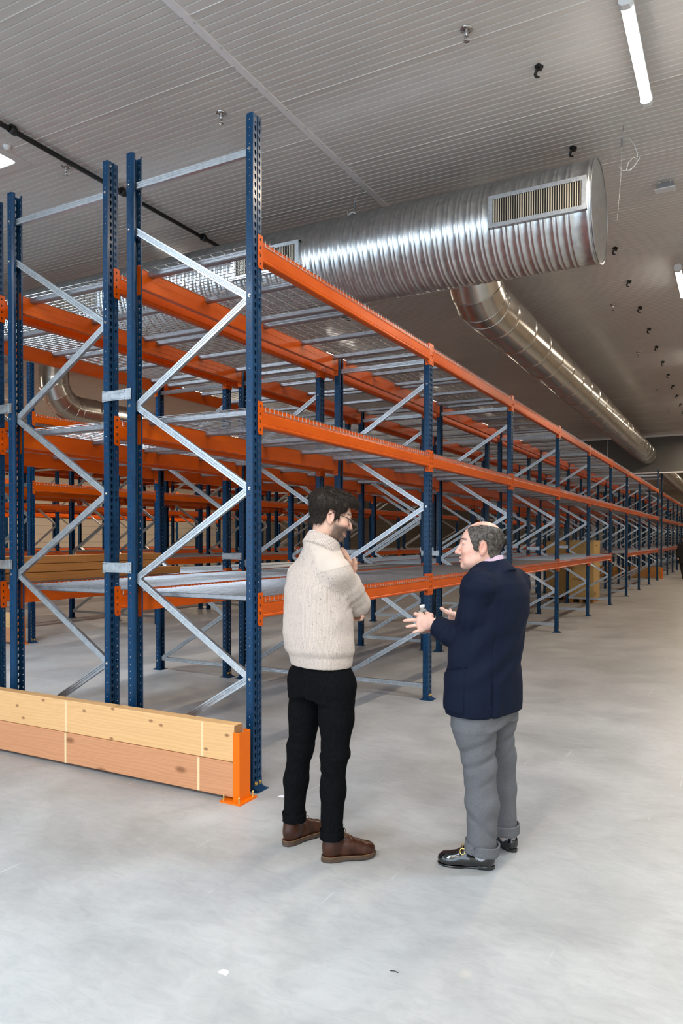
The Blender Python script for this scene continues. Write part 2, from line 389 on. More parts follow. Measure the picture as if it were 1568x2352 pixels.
def rack(x_face, y0, nb, label, near=0, tall=(0,), low=None, levels=(0, 1, 2), pitch=L_, group=None, hidden=0):
    """one single-depth row: outer face at x_face (towards +X); nb bays; frames whose index is in tall are higher"""
    t = thing('pallet_rack', label, 'rack', (x_face, y0, 0), 0, group)
    sx = pitch-L_
    for k in range(nb+1):
        y = k*pitch; tl = k in tall; nr = k < near
        pm = (P_TALL if nr else P_FART) if tl else (P_SHORT if nr else P_FAR)
        for x, rz, yy in ((0, 0, y), (-D_, math.pi, y+PWD)):
            p = inst('upright_post', pm, t, (x, yy, 0), rz)
            inst('foot_plate', FOOT, p)
            if nr: fb = inst('foot_bolts', FBOLT, p); fb['label'] = 'pair of yellow bolts at the foot'; fb['kind'] = 'stuff'
        for i, m in enumerate(BR_TALL if tl else BR_SHORT):
            br = inst('brace', m, t, (0, y+.03, 0))
        if nr and k < 2:
            for z in ((4.02,) if tl else (3.341,))+NA: inst('brace_bolt', BBOLT, t, (-.025, y, z))
            for z in (((4.02,)+NBs) if tl else NBs[1:]): inst('brace_bolt', BBOLT, t, (-D_+.025, y, z))
    for k in range(nb):
        y = k*pitch+PWD
        for li in levels:
            if li == 2 and low is not None and k not in low: continue
            z = LV[li]
            for x, rz, yy in ((0, 0, y), (-D_, math.pi, y+LB)):
                nr = k < max(0, near-1)
                rl = inst('shelf_rail', R_NEAR if nr else R_FAR, t, (x, yy, z), rz)
                if sx: rl.scale = (1, (pitch-PWD)/LB, 1)
                if nr:
                    inst('rail_connector', C0, rl); inst('rail_connector', C1, rl)
            for j in range(2):
                nr = k < max(0, near-1)
                dk = inst('wire_deck', DK_NEAR if nr else DK_FAR, t, (0, y+.01+j*(DL+sx/2), z+.079))
                if nr:
                    for yy in SY: inst('deck_support', SUPM, dk, (0, yy, 0))
    return t
LOWBAYS = (0, 1, 2, 3, 4, 6, 7, 8)
XS = [0, -D_-G_, -2*(D_+G_)]
rack(XS[0], 0, 9, 'pallet rack row along the open aisle, behind the man in the cream sweater', 4, (0, 9), LOWBAYS)
rack(XS[1], 0, 9, 'middle pallet rack row linked between the aisle row and the row holding stacked timbers', 3, (0, 9), LOWBAYS)
rack(XS[2], 0, 9, 'pallet rack row with brown timbers stacked on its lowest wire deck', 3, (0, 9), LOWBAYS)
XD, YD = -6.74, 3.75
rack(XD, YD, 7, 'pallet rack row across the second aisle with a timber end guard at its front', 2, (0,), None, pitch=2.75)
rack(XD-D_-G_, YD, 7, 'pallet rack row backing onto the row with the timber end guard across the second aisle', 0, (0,), None, pitch=2.75)
rack(-12.6, YD, 7, 'distant pallet rack row beyond the third aisle, facing the timber guarded pair', 0, (0,), None, pitch=2.75)
rack(-12.6-D_-G_, YD, 7, 'distant pallet rack row second from the cream side wall', 0, (0,), None, pitch=2.75)
rack(-18.2, YD, 7, 'farthest pallet rack row standing close to the cream side wall', 0, (0,), None, pitch=2.75)
Y2 = 28.4
rack(XS[0], Y2, 10, 'far hall pallet rack row along the aisle beyond the grey bulkhead', 0, (0, 10))
rack(XS[1], Y2, 10, 'far hall middle pallet rack row beyond the grey bulkhead', 0, (0, 10))
rack(XS[2], Y2, 10, 'far hall pallet rack row next to the second aisle beyond the bulkhead', 0, (0, 10))
rack(XD, Y2, 9, 'far hall pallet rack row across the second aisle beyond the bulkhead', 0, (0,))
ORD = ('first', 'second', 'third', 'fourth', 'fifth', 'sixth', 'seventh', 'eighth', 'ninth', 'tenth')
for k in range(6):
    for g in range(2):
        for z, hz in ((2.59, 'upper'), (1.39, 'lower')):
            if k and z > 2: continue
            o = inst('row_spacer', SPM, None, (-D_-G_-.048-g*(D_+G_), k*L_, z))
            tag(o, '%s spacer plate joining %s, %s frame from the pine guard' % (hz, ('aisle and middle rack rows', 'middle and timber rack rows')[g], ORD[k]), 'spacer', 'row spacer plates')

# ------------------------------------------------------------------ timber end guards
def guard_post(parent, x, yf, yb, zt, s):
    b = MB(); t = .006
    b.prism([(x, yf), (x+s*.048, yf), (x+s*.048, yb), (x, yb), (x, yb-t), (x+s*(.048-t), yb-t), (x+s*(.048-t), yf+t), (x, yf+t)], .008, zt, XYZ)
    o = b.obj('guard_post', m_orange2, parent); o['label'] = 'bright orange steel channel post'
    lo, hi = sorted((x-s*.075, x+s*.078))
    bp = MB().box((lo, yf-.035, 0), (hi, yb+.03, .010)).obj('base_plate', m_orange2, o)
    b = MB()
    for px in (lo+.02, hi-.02):
        for py in (yf-.018, yb+.012):
            bolt_mb(b, (px, py, .010), 'z', .007, .016); b.tube([(px, py, .02), (px, py, .045)], .005, 6)
    bo = b.obj('anchor_bolts', m_zinc, o)
    return o
def guard(x0, x1, yf, label, wd, marks=True):
    t = thing('end_guard', label, 'guard', (x1, yf, 0))
    th = .088; ln = x1-x0
    for z0, z1, m, nm in ((.022, .236, wd[0], 'lower plank'), (.239, .462, wd[1], 'upper plank')):
        b = MB(); e = .004
        b.prism([(0+e, z0), (th-e, z0), (th, z0+e), (th, z1-e), (th-e, z1), (e, z1), (0, z1-e), (0, z0+e)], -ln, 0, lambda u, v, h: (h, u, v))
        for i, p in enumerate(b.f):
            if len(p) == 8: b.m[i] = 1
        o = b.obj('plank', [m, m_endgrain], t); o['label'] = nm
        if marks:
            for x in ((-.275, -1.455, -2.6) if z0 < .1 else (-.245, -1.45, -2.6)):
                MB().box((x-.009, -.0008, z0+.002), (x+.009, .0002, z1-.004)).obj('strap_mark', m_mark, o)
    guard_post(t, 0, -.012, th+.012, .425, 1)
    guard_post(t, -ln, -.012, th+.012, .425, -1)
    return t
guard(-3.62, 0.0, -.195, 'two-plank pine end guard held by an orange post beside the tall front rack frames', (m_wood2, m_wood1))
guard(XD-2.4, XD-.02, YD-.2, 'two-plank timber end guard across the second aisle, seen through the racks', (m_wood2, m_wood1), False)
guard(-3.62, 0.0, Y2-.2, 'brown timber end guard at the far hall rack rows beyond the bulkhead', (m_timber, m_timber), False)

# timbers on the third row's lowest deck
zt = LV[2]+.083
def timber(x0, x1, y0, y1, z0, z1, label):
    b = MB(); e = .004
    b.prism([(x0+e, z0), (x1-e, z0), (x1, z0+e), (x1, z1-e), (x1-e, z1), (x0+e, z1), (x0, z1-e), (x0, z0+e)], y0, y1, ALY)
    o = b.obj('timber', m_timber); tag(o, label, 'timber', 'brown timbers on the lowest deck')
xt = XS[2]-.074
timber(xt-.19, xt, -.12, 2.27, zt, zt+.072, 'bottom brown timber of the stack, longest towards the bracing')
timber(xt-.20, xt-.005, -.16, 1.9, zt+.076, zt+.145, 'middle brown timber of the stack on the wire deck')
timber(xt-.19, xt, -.14, 1.02, zt+.148, zt+.212, 'top brown timber whose cut end shows halfway along the stack')
timber(xt-.21, xt-.012, 1.026, 1.99, zt+.148, zt+.214, 'short top brown timber butted against the other top timber')
timber(xt-.42, xt-.23, -.1, 2.1, zt, zt+.072, 'brown timber lying flat behind the bottom of the stack')
# ------------------------------------------------------------------ ventilation ducts
# big spiral duct with grilles, along X
DY, DZ, DR, DXE = 3.8, 4.80, .478, 1.45
t = thing('spiral_duct', 'large ribbed galvanised duct with slatted grilles crossing above the racks', 'duct', (DXE, DY, DZ))
prof = [(-24.2, DR)]; x = -24.0
while x < -.16:
    for o_ in (0, .042):
        prof += [(x+o_-.009, DR), (x+o_-.003, DR+.0065), (x+o_+.003, DR+.0065), (x+o_+.009, DR)]
    x += .12
prof += [(-.06, DR), (-.055, DR+.007), (-.03, DR+.007), (-.025, DR), (-.006, DR), (-.005, DR+.012), (0, DR+.012), (0, DR-.004)]
o = MB().rev(prof, 72, lambda h, u, v: (h, u, v)).obj('duct_body', m_duct, t)
o = MB().rev([(-.004, DR), (-.003, DR-.02), (.004, DR*.6), (.006, 0)], 64, lambda h, u, v: (h, u, v)).obj('end_cap', m_duct, t); o['label'] = 'flat round grey end cap'
MB().tube([(-.02, math.cos(a)*(DR+.002), math.sin(a)*(DR+.002)) for a in [2*math.pi*i/64 for i in range(65)]], .006, 6).obj('end_ring', m_duct, t)
def grille(xc):
    b = MB(); w, h = .93, .31; iw, ih = .84, .232; yf = -DR-.024
    for lo, hi in (((-w/2, yf, -h/2), (-iw/2, yf+.012, h/2)), ((iw/2, yf, -h/2), (w/2, yf+.012, h/2)), ((-iw/2, yf, ih/2), (iw/2, yf+.012, h/2)), ((-iw/2, yf, -h/2), (iw/2, yf+.012, -ih/2))): b.box(lo, hi)
    for sx in (-w/2, w/2): b.box((min(sx, sx*.97), yf+.012, -h/2), (max(sx, sx*.97), yf+.06, h/2))
    for sz in (-h/2, h/2): b.box((-w/2, yf+.012, min(sz, sz*.9)), (w/2, yf+.10, max(sz, sz*.9)))
    g = b.obj('grille', m_galv, t, (xc-DXE, 0, 0)); g['label'] = 'rectangular galvanised grille with upright fins'
    MB().box((-iw/2, yf+.013, -ih/2), (iw/2, yf+.0135, ih/2)).obj('grille_shade', m_dark, g)  # black sheet in place of the shade inside the duct
    f = MB().box((-.0036, yf+.0035, -ih/2), (.0036, yf+.0095, ih/2)).mesh('fin', m_fin)
    for k in range(38): inst('fin', f, g, (-iw/2+.012+k*(iw-.024)/37, 0, 0))
m_fin = M('pale_fin', (.52, .47, .38), .45, .6)
for xc in (.945, -2.17, -5.29, -8.4): grille(xc)
# smooth duct along Y with an elbow that rises to the roof
def smooth_duct(name, label, x, z, r, y0, y1, seams, mat, ribs=None):
    t = thing(name, label, 'duct', (x, y0, z)); rb = .62
    if ribs is None:
        prof = []; y = rb
        k = 0; y_end = y1-y0
        prof = [(rb, r)]
        y = rb+.55
        while y < y_end-.2:
            prof += [(y-.06, r), (y-.022, r), (y-.017, r+.008), (y-.006, r+.011), (y+.005, r+.008), (y+.010, r), (y+.05, r)]; y += seams
        prof += [(y_end, r)]
    else:
        prof = []; y = 0; y_end = y1-y0; rb = 0
        while y < y_end: prof += [(y, r), (y+ribs*.3, r+.018), (y+ribs*.5, r+.02), (y+ribs*.8, r)]; y += ribs
    MB().rev(prof, 48, lambda h, u, v: (u, h, v)).obj('duct_body', mat, t)
    if ribs is None:
        # gored elbow: rings at mitre planes
        cut = [0, .16, .39, .61, .84, 1]; rings = []
        for c in cut:
            a = c*math.pi/2; cy, cz = rb-rb*math.sin(a), rb-rb*math.cos(a)
            rings.append((cy, cz, a))
        b = MB()
        for (y0_, z0_, a0), (y1_, z1_, a1) in zip(rings[:-1], rings[1:]):
            vs = []
            for (cy, cz, a) in ((y0_, z0_, a0), (y1_, z1_, a1)):
                for k in range(48):
                    an = 2*math.pi*k/48; u, v = r*math.cos(an), r*math.sin(an)
                    vs.append((u, cy+v*math.sin(a), cz+v*math.cos(a)))
            b.add(vs, [(k, (k+1) % 48, (k+1) % 48+48, k+48) for k in range(48)], 0, True)
        for cy, cz, a in rings[:-1]:
            b.tube([(r*1.004*math.cos(q_), cy+r*1.004*math.sin(q_)*math.sin(a), cz+r*1.004*math.sin(q_)*math.cos(a)) for q_ in [2*math.pi*i/48 for i in range(49)]], .007, 6)
        b.obj('elbow', mat, t)
        MB().rev([(0, r), (H-z-rb-.007, r)], 48, lambda h, u, v: (u, v, rb+h)).obj('riser', mat, t)
    return t
smooth_duct('smooth_duct', 'smooth shiny round duct with an elbow running along the aisle to the grey bulkhead', -.40, 4.80, .345, 5.38, YBULK-.01, .98, m_duct2)
smooth_duct('smooth_duct', 'smooth round duct with an elbow seen through the racks above the second aisle', -11.2, 4.62, .33, 8.0, YBULK-.01, 1.2, m_duct2)
smooth_duct('corrugated_duct', 'corrugated round duct in the far hall beyond the bulkhead', -.40, 4.80, .34, 30.5, 52, 1, m_duct2, .16)
# hangers of the big duct
def hanger(x, label, tangle):
    t = thing('duct_hanger', label, 'hanger', (x, DY, H)); zt_ = DZ+DR-H+.024
    b = MB()
    b.tube([(.0, 0, 0), (-.012, 0, -.13)], .003, 5); b.tube([(-.012, 0, -.18), (-.10, -.0, zt_+.0)], .003, 5); b.tube([(-.012, 0, -.18), (-.02, .05, zt_-.02)], .003, 5)
    b.obj('wire', m_galv, t); MB().box((-.022, -.008, -.185), (-.004, .008, -.12)).obj('wire_grip', m_grey, t)
    b = MB()
    if tangle:
        pts = [(-.01, 0, -.125), (.05, 0, -.13), (.10, .01, -.20), (.13, .0, -.30), (.125, -.01, -.36), (.10, -.02, -.335), (.05, 0, -.36), (.03, .01, -.42), (.06, .02, -.44), (.11, 0, -.40), (.15, 0, -.34)]
        b.tube(pts, .003, 5); b.tube([(-.04, 0, -.38), (0, .0, -.43), (.06, 0, -.44), (.10, .02, -.40)], .003, 5)
        b.tube([(-.012, 0, -.18), (-.02, 0, -.5), (-.05, 0, -.9)], .0014, 5)
    else:
        pts = [(-.10+.055+.055*math.cos(a), .0, zt_-.01+.07*math.sin(a)) for a in [math.pi*i/12 for i in range(13)]]
        b.tube(pts, .007, 6); b.tube([(-.10, 0, zt_), (-.11, 0, zt_+.09)], .003, 5)
    b.obj('wire_loop', m_white, t)
hanger(-1.24, 'wire hanger with a pale loop on top of the ribbed duct', False)
hanger(1.66, 'wire hanger with tangled loose wire at the capped end of the ribbed duct', True)

# ------------------------------------------------------------------ ceiling lamps
def lamp_meshes():
    L, w = 1.36, .088
    b = MB(); b.prism([(-w/2, 0), (-w/2, .030), (-.030, .052), (.030, .052), (w/2, .030), (w/2, 0)], 0, L, ALY); body = b.mesh('housing', m_white)
    b = MB(); b.prism([(-w/2+.004, .0), (w/2-.004, .0), (w/2-.006, -.024), (.026, -.040), (-.026, -.040), (-w/2+.006, -.024)], .045, L-.045, ALY); dif = b.mesh('diffuser', m_lamp)
    b = MB()
    for y0, y1 in ((-.012, .046), (L-.046, L+.012)):
        b.prism([(-w/2-.004, .032), (-w/2-.004, -.022), (-.026, -.045), (.026, -.045), (w/2+.004, -.022), (w/2+.004, .032), (.03, .054), (-.03, .054)], y0, y1, ALY)
    cap = b.mesh('end_cap', m_white)
    b = MB()
    for y in (.25, L-.25): b.box((w/2, y-.015, -.012), (w/2+.006, y+.015, .02))
    clip = b.mesh('clips', m_grey)
    b = MB()
    for y in (.06, L-.06): b.tube([(0, y, .05), (0, y, .23)], .005, 5)
    rod = b.mesh('rods', m_white)
    return body, dif, cap, clip, rod
LM = lamp_meshes(); LNUM = 0
def lamp(x, y, label, z=5.38, power=LAMP_W):
    t = thing('batten_lamp', label, 'lamp', (x, y, z), 0, 'batten ceiling lamps')
    for n, m in zip(('housing', 'diffuser', 'end_cap', 'clips', 'hanging_rods'), LM):
        o = inst(n, m, t); 
    if power: area('lamp_light', (0, .68, -.06), (.09, 1.25), power, LAMP_COL, parent=t)
    return t
LY0 = 1.75
lamp(1.94, LY0, 'lit white batten lamp over the open aisle, closest to the capped duct end')
for k, nm in ((-2, 'second behind the photographer'), (-1, 'first behind the photographer'), (1, 'second'), (2, 'third'), (3, 'fourth'), (4, 'fifth')):
    lamp(1.895, LY0+5.78*k, 'lit white batten lamp over the open aisle, %s along its line' % nm, power=LAMP_W*(1.1 if k > 0 else 1))
for i, x in enumerate((-4.75, -9.7, -16.4)):
    for k in range(5):
        lamp(x, (4.2, 5.6, 4.2)[i]+5.0*k, 'lit white batten lamp over the %s aisle, %s along its line' % (('second', 'third', 'wall side')[i], ORD[k]), power=LAMP_W*(.36, .7, 2.2)[i])
for i, x in enumerate((1.9, -4.75)):
    for k in range(5): lamp(x, 29.5+6*k, 'lit batten lamp in the far hall over the %s aisle, %s from the bulkhead' % (('open', 'second')[i], ORD[k]), power=LAMP_W*.8)

# ------------------------------------------------------------------ skylights
def skylight(x1, y1, w, l, label, power):
    t = thing('skylight', label, 'skylight', (x1, y1, H))
    def rr(m, r, n=5):
        pts = []
        for cx_, cy_, a0 in ((m+0-r, m-r, 0), (-w-m+r, m-r, 90), (-w-m+r, -l-m+r, 180), (m-r, -l-m+r, 270)):
            for i in range(n+1):
                a = math.radians(a0+90*i/n); pts.append((cx_+r*math.cos(a), cy_+r*math.sin(a)))
        return pts
    o_, i_ = rr(.10, .01), rr(0, .06); n = len(o_); b = MB()
    v = [(x, y, -.010) for x, y in o_]+[(x, y, -.010) for x, y in i_]+[(x, y, .0) for x, y in o_]+[(x, y, -.002) for x, y in i_]
    b.add(v, [(k, (k+1) % n, n+(k+1) % n, n+k) for k in range(n)]+[(k, 2*n+k, 2*n+(k+1) % n, (k+1) % n) for k in range(n)]+[(n+k, n+(k+1) % n, 3*n+(k+1) % n, 3*n+k) for k in range(n)])
    b.obj('frame', m_ceil, t)
    p = MB(); p.add([(x, y, -.0025) for x, y in i_], [tuple(range(n-1, -1, -1))]); p.obj('diffuser_panel', m_sky, t)
    area('skylight_light', (-w/2, -l/2, -.03), (w*.95, l*.95), power, SKY_COL, parent=t)
skylight(-4.085, 1.5, 1.25, 1.25, 'bright square skylight with rounded corners beside the black conduit', SKY_W)
skylight(-4.085, -5.0, 1.25, 1.25, 'added unseen skylight behind the photographer, on the conduit side', SKY_W)  # out of view, added to brighten the foreground
skylight(1.2, -5.6, 1.25, 1.25, 'added unseen skylight behind the photographer, over the open aisle', SKY_W)  # likewise added out of view for foreground light
skylight(4.9, -5.0, 1.25, 1.25, 'added unseen skylight behind the photographer, by the bare side wall', SKY_W)  # also unseen, added for light on the near floor
skylight(4.9, 1.5, 1.25, 1.25, 'added unseen skylight beside the aisle lamps, by the bare side wall', SKY_W*.8)  # unseen skylight added as extra daylight

# ------------------------------------------------------------------ small ceiling fittings
CX = -3.535
t = thing('conduit', 'long black pipe clamped along the ceiling above the racks', 'pipe', (CX, 0, 5.53))
MB().tube([(0, -6, 0), (0, 0, 0), (0, 8, 0)], .026, 12).obj('pipe', m_black, t)
b = MB().rev([(-.035, .03), (-.035, .040), (.035, .040), (.035, .03)], 12, lambda h, u, v: (u, h, v)); b.box((-.02, -.03, .02), (.02, .03, .046)); clm = b.mesh('pipe_clamp', m_black)
for yy in (-3.36, -1.9, -.44, 1.015, 2.46, 3.9, 5.35): inst('pipe_clamp', clm, t, (0, yy, 0))
def sprinkler_meshes():
    R = lambda p, n=16: MB().rev(p, n, lambda h, u, v: (u, v, -h))
    esc = R([(0, .048), (.004, .050), (.012, .040), (.014, .022), (.014, 0)]).mesh('escutcheon', m_chrome)
    bod = R([(.012, .014), (.035, .016), (.045, .012), (.06, .010), (.06, 0)]).mesh('sprinkler_body', m_chrome)
    b = MB()
    for s in (-1, 1): b.tube([(s*.011, 0, -.05), (s*.016, 0, -.07), (s*.006, 0, -.095)], .0035, 5)
    b.tube([(0, 0, -.06), (0, 0, -.09)], .004, 6)
    b.rev([(.094, .006), (.094, .024), (.097, .024), (.097, 0)], 12, lambda h, u, v: (u, v, -h))
    return esc, bod, b.mesh('deflector', m_chrome)
SPK = sprinkler_meshes()
for x, y, lb in ((.765, 1.79, 'chrome sprinkler head on the ceiling over the aisle, before the ribbed duct'), (-1.63, 1.80, 'chrome sprinkler head on the ceiling just behind the tallest blue post'),
                 (-3.71, 1.81, 'chrome sprinkler head on the ceiling beside the black pipe'), (.765, 9.47, 'chrome sprinkler head above the smooth duct, first beyond the ribbed duct'),
                 (.772, 13.05, 'chrome sprinkler head above the smooth duct, second beyond the ribbed duct'), (.772, 17.1, 'chrome sprinkler head above the smooth duct, third beyond the ribbed duct'),
                 (.772, 20.9, 'chrome sprinkler head above the smooth duct, fourth beyond the ribbed duct')):
    t = thing('sprinkler', lb, 'sprinkler', (x, y, H), 0, 'ceiling sprinkler heads')
    for n, m in zip(('escutcheon', 'sprinkler_body', 'deflector'), SPK): inst(n, m, t)
b = MB(); b.box((-.022, -.03, -.022), (.022, .03, 0)); b.box((.005, -.012, -.05), (.022, .012, -.02))
pts = [(-.005, 0, -.02), (-.03, 0, -.035), (-.042, 0, -.06), (-.030, 0, -.085), (-.005, 0, -.09)]
for s in (-.009, 0, .009): b.tube([(x, s, z) for x, y, z in pts], .007, 5)
CLP = b.mesh('ceiling_clip', m_black)
for k in range(14):
    y = 2.505+1.462*k
    o = inst('ceiling_clip', CLP, None, (1.158, y, H), -.5)
    tag(o, 'black open pipe clip screwed to the ceiling, %s along the clip line' % ((ORD+('eleventh', 'twelfth', 'thirteenth', 'fourteenth'))[k]), 'clip', 'black ceiling clips')
o = MB().rev([(0, .042), (.012, .042), (.018, .036), (.03, .032), (.034, 0)], 20, lambda h, u, v: (u, v, -h)).obj('detector', m_white, None, (-3.91, 1.24, H))
tag(o, 'small round white detector beside the skylight frame', 'detector')
t = thing('emergency_light', 'small boxed emergency light with a white plate hung under the ceiling', 'light', (1.92, 5.20, H))
for sx in (-.06, .055): MB().box((sx-.006, -.02, -.06), (sx+.006, .02, 0)).obj('bracket', m_white, t)
MB().box((-.085, -.025, -.085), (.085, .025, -.02)).obj('box', m_grey, t)
b = MB(); b.prism([(-.105, -.095), (.105, -.095), (.105, -.082), (-.105, -.082)], -.055, .055, lambda u, v, h: (u, h, v)); b.obj('plate', m_white, t)

# ------------------------------------------------------------------ plywood crates under the racks
def text_mesh(body, size, depth, name):
    c = bpy.data.curves.new(name, 'FONT'); c.body = body; c.size = size; c.extrude = depth; c.align_x = 'CENTER'; c.align_y = 'CENTER'
    o = bpy.data.objects.new(name, c); COL.objects.link(o); dg = bpy.context.evaluated_depsgraph_get(); me = bpy.data.meshes.new_from_object(o.evaluated_get(dg)); bpy.data.objects.remove(o); bpy.data.curves.remove(c)
    me.materials.clear(); me.materials.append(m_ink); return me
def crate(x0, x1, y0, y1, z1, label, marks):
    t = thing('crate', label, 'crate', ((x0+x1)/2, (y0+y1)/2, 0)); w, d = (x1-x0)/2, (y1-y0)/2
    b = MB()
    for x in (-w+.06, 0, w-.06): b.box((x-.045, -d, 0), (x+.045, d, .09))
    b.obj('skid', m_timber, t)
    pz = .10; th = .014
    for nm, lo, hi in (('front_panel', (-w, -d, pz), (w, -d+th, z1)), ('back_panel', (-w, d-th, pz), (w, d, z1)), ('side_panel', (w-th, -d+th, pz), (w, d-th, z1)), ('side_panel', (-w, -d+th, pz), (-w+th, d-th, z1)), ('top_panel', (-w-.006, -d-.006, z1), (w+.006, d+.006, z1+.02)), ('bottom_panel', (-w, -d, .09), (w, d, pz))):
        MB().box(lo, hi).obj(nm, m_ply, t)
    if marks:
        fp = [o for o in t.children if o.name.startswith('front')][0]; sp = [o for o in t.children if o.name.startswith('side')][0]
        o = inst('lettering', text_mesh('FRAGILE', .075, .0006, 'lettering'), fp, (-w+.22, -d-.001, .58)); o.rotation_euler = (math.pi/2, 0, 0)
        b = MB(); b.box((w-.14, -d-.0012, z1-.12), (w-.09, -d, z1-.06))
        for a in (90, 210, 330): # ring of three bent arrows
            c = [(.052*math.cos(math.radians(a+q_)), .052*math.sin(math.radians(a+q_))) for q_ in (-38, 0, 38)]
            i = [(.030*math.cos(math.radians(a+q_)), .030*math.sin(math.radians(a+q_))) for q_ in (38, 0, -38)]
            b.prism([(-w+.20+u, z1-.37+v) for u, v in c+i], -d-.0012, -d, lambda u, v, h: (u, h, v))
        b.obj('marks', m_ink, fp)
        b = MB(); b.box((w, -.12, z1-.12), (w+.0012, .06, z1-.085))
        for yy in (-.34, -.12):
            b.prism([(yy-.016, .16), (yy+.016, .16), (yy+.016, .22), (yy+.035, .22), (yy, .27), (yy-.035, .22), (yy-.016, .22)], w, w+.0012, lambda u, v, h: (h, u, v))
        b.obj('marks', m_ink, sp)
crate(-1.04, -.45, 15.12, 16.05, 1.53, 'tall plywood crate with FRAGILE lettering standing under the aisle rack row', True)
crate(-1.75, -1.20, 15.75, 16.6, 1.5, 'plywood crate mostly hidden behind the FRAGILE crate', False)
# small litter on the floor
def scrap(pts, z, m, label, loc):
    b = MB(); b.prism(pts, 0, .002, XYZ); b.prism([(x*.5+.004, y*.5+.006) for x, y in pts], .002, z, XYZ)
    tag(b.obj('paper_scrap', m, None, (*loc, 0)), label, 'scrap')
# ------------------------------------------------------------------ figures: implicit surfaces turned into meshes
def vnoise(P, seed=0):
    q = np.floor(P).astype(np.int64); t = P-q; t = t*t*(3-2*t); out = 0
    for i in (0, 1):
        for j in (0, 1):
            for k in (0, 1):
                h = ((q[:, 0]+i)*73856093 ^ (q[:, 1]+j)*19349663 ^ (q[:, 2]+k)*83492791 ^ seed*2654435761) & 0x7fffffff
                h = ((h ^ (h >> 13))*1274126177) & 0x7fffffff
                w = (t[:, 0] if i else 1-t[:, 0])*(t[:, 1] if j else 1-t[:, 1])*(t[:, 2] if k else 1-t[:, 2])
                out = out+w*(h/0x7fffffff*2-1)
    return out
def smin(a, b, k=.02):
    h = np.clip(.5+.5*(b-a)/k, 0, 1); return b+(a-b)*h-k*h*(1-h)
def smax(a, b, k=.02): return -smin(-a, -b, k)
def sph(P, c, r): return np.linalg.norm(P-np.array(c), axis=1)-r
def rotz(a): c, s = math.cos(a), math.sin(a); return np.array([[c, -s, 0], [s, c, 0], [0, 0, 1.]])
def roty(a): c, s = math.cos(a), math.sin(a); return np.array([[c, 0, s], [0, 1, 0], [-s, 0, c.real]])
def rotx(a): c, s = math.cos(a), math.sin(a); return np.array([[1., 0, 0], [0, c, -s], [0, s, c]])
def ell(P, c, r, R=None):
    q = P-np.array(c)
    if R is not None: q = q@R
    r = np.array(r); k0 = np.linalg.norm(q/r, axis=1); k1 = np.linalg.norm(q/(r*r), axis=1)+1e-9
    return k0*(k0-1)/k1
def cap(P, a, b, ra, rb):
    a, b = np.array(a, float), np.array(b, float); ba = b-a; h = np.clip(((P-a)@ba)/(ba@ba+1e-12), 0, 1)
    return np.linalg.norm(P-a-h[:, None]*ba, axis=1)-(ra+(rb-ra)*h)
def chain(P, pts, rs, k=.015):
    d = None
    for i in range(len(pts)-1):
        e = cap(P, pts[i], pts[i+1], rs[i], rs[i+1]); d = e if d is None else smin(d, e, k)
    return d
def stack(P, secs, ang, p=2.3):
    """loft of superellipses: secs rows (z, r, f, half width across, half depth); ang = direction faced, as angle from +r"""
    s = np.array(secs, float); z = P[:, 2]; o = np.argsort(s[:, 0]); s = s[o]
    g = lambda i: np.interp(z, s[:, 0], s[:, i])
    dx, dy = P[:, 0]-g(1), P[:, 1]-g(2); c, n = math.cos(ang), math.sin(ang)
    dep = dx*c+dy*n; lat = -dx*n+dy*c; a, b = g(3), g(4)
    k = (np.abs(lat/a)**p+np.abs(dep/b)**p)**(1/p)
    d = (k-1)*np.minimum(a, b)*.9
    return np.maximum(d, np.maximum(s[0, 0]-z, z-s[-1, 0])), lat, dep
def surf(fn, lo, hi, h):
    """naive surface nets"""
    lo, hi = np.array(lo, float), np.array(hi, float); n = np.ceil((hi-lo)/h).astype(int)+1
    ax = [lo[i]+h*np.arange(n[i]) for i in range(3)]
    G = np.stack(np.meshgrid(*ax, indexing='ij'), -1).reshape(-1, 3); V = np.empty(len(G))
    for i in range(0, len(G), 400000): V[i:i+400000] = fn(G[i:i+400000])
    V = V.reshape(n); ins = V < 0
    nx, ny, nz = n-1; cnt = np.zeros((nx, ny, nz), int); acc = np.zeros((nx, ny, nz, 3))
    def corner(i, j, k): return V[i:i+nx, j:j+ny, k:k+nz]
    cs = [(i, j, k) for i in (0, 1) for j in (0, 1) for k in (0, 1)]
    for a in cs:
        for d in range(3):
            if a[d]: continue
            b = list(a); b[d] = 1; va, vb = corner(*a), corner(*b); m = (va < 0) != (vb < 0)
            t = np.where(m, va/np.where(m, va-vb, 1), 0); p = np.zeros(m.shape+(3,)); p[...] = a; p[..., d] = t
            acc += p*m[..., None]; cnt += m
    act = cnt > 0; idx = -np.ones(act.shape, int); idx[act] = np.arange(act.sum())
    ii = np.argwhere(act); verts = lo+(ii+acc[act]/cnt[act][:, None])*h
    faces = []
    for d in range(3):
        e1, e2 = [(1, 2), (2, 0), (0, 1)][d]
        s0 = [slice(0, x) for x in n]; s0[d] = slice(0, n[d]-1); s1 = list(s0); s1[d] = slice(1, n[d])
        a, b = ins[tuple(s0)], ins[tuple(s1)]; m = a != b
        w = np.argwhere(m)
        ok = (w[:, e1] > 0) & (w[:, e2] > 0) & (w[:, e1] < n[e1]-1) & (w[:, e2] < n[e2]-1); w = w[ok]
        if not len(w): continue
        fl = a[tuple(w.T)]
        def at(o1, o2): q = w.copy(); q[:, e1] += o1; q[:, e2] += o2; return idx[tuple(q.T)]
        f = np.stack([at(-1, -1), at(0, -1), at(0, 0), at(-1, 0)], 1); f[~fl] = f[~fl][:, ::-1]; faces.append(f)
    return verts, np.concatenate(faces)
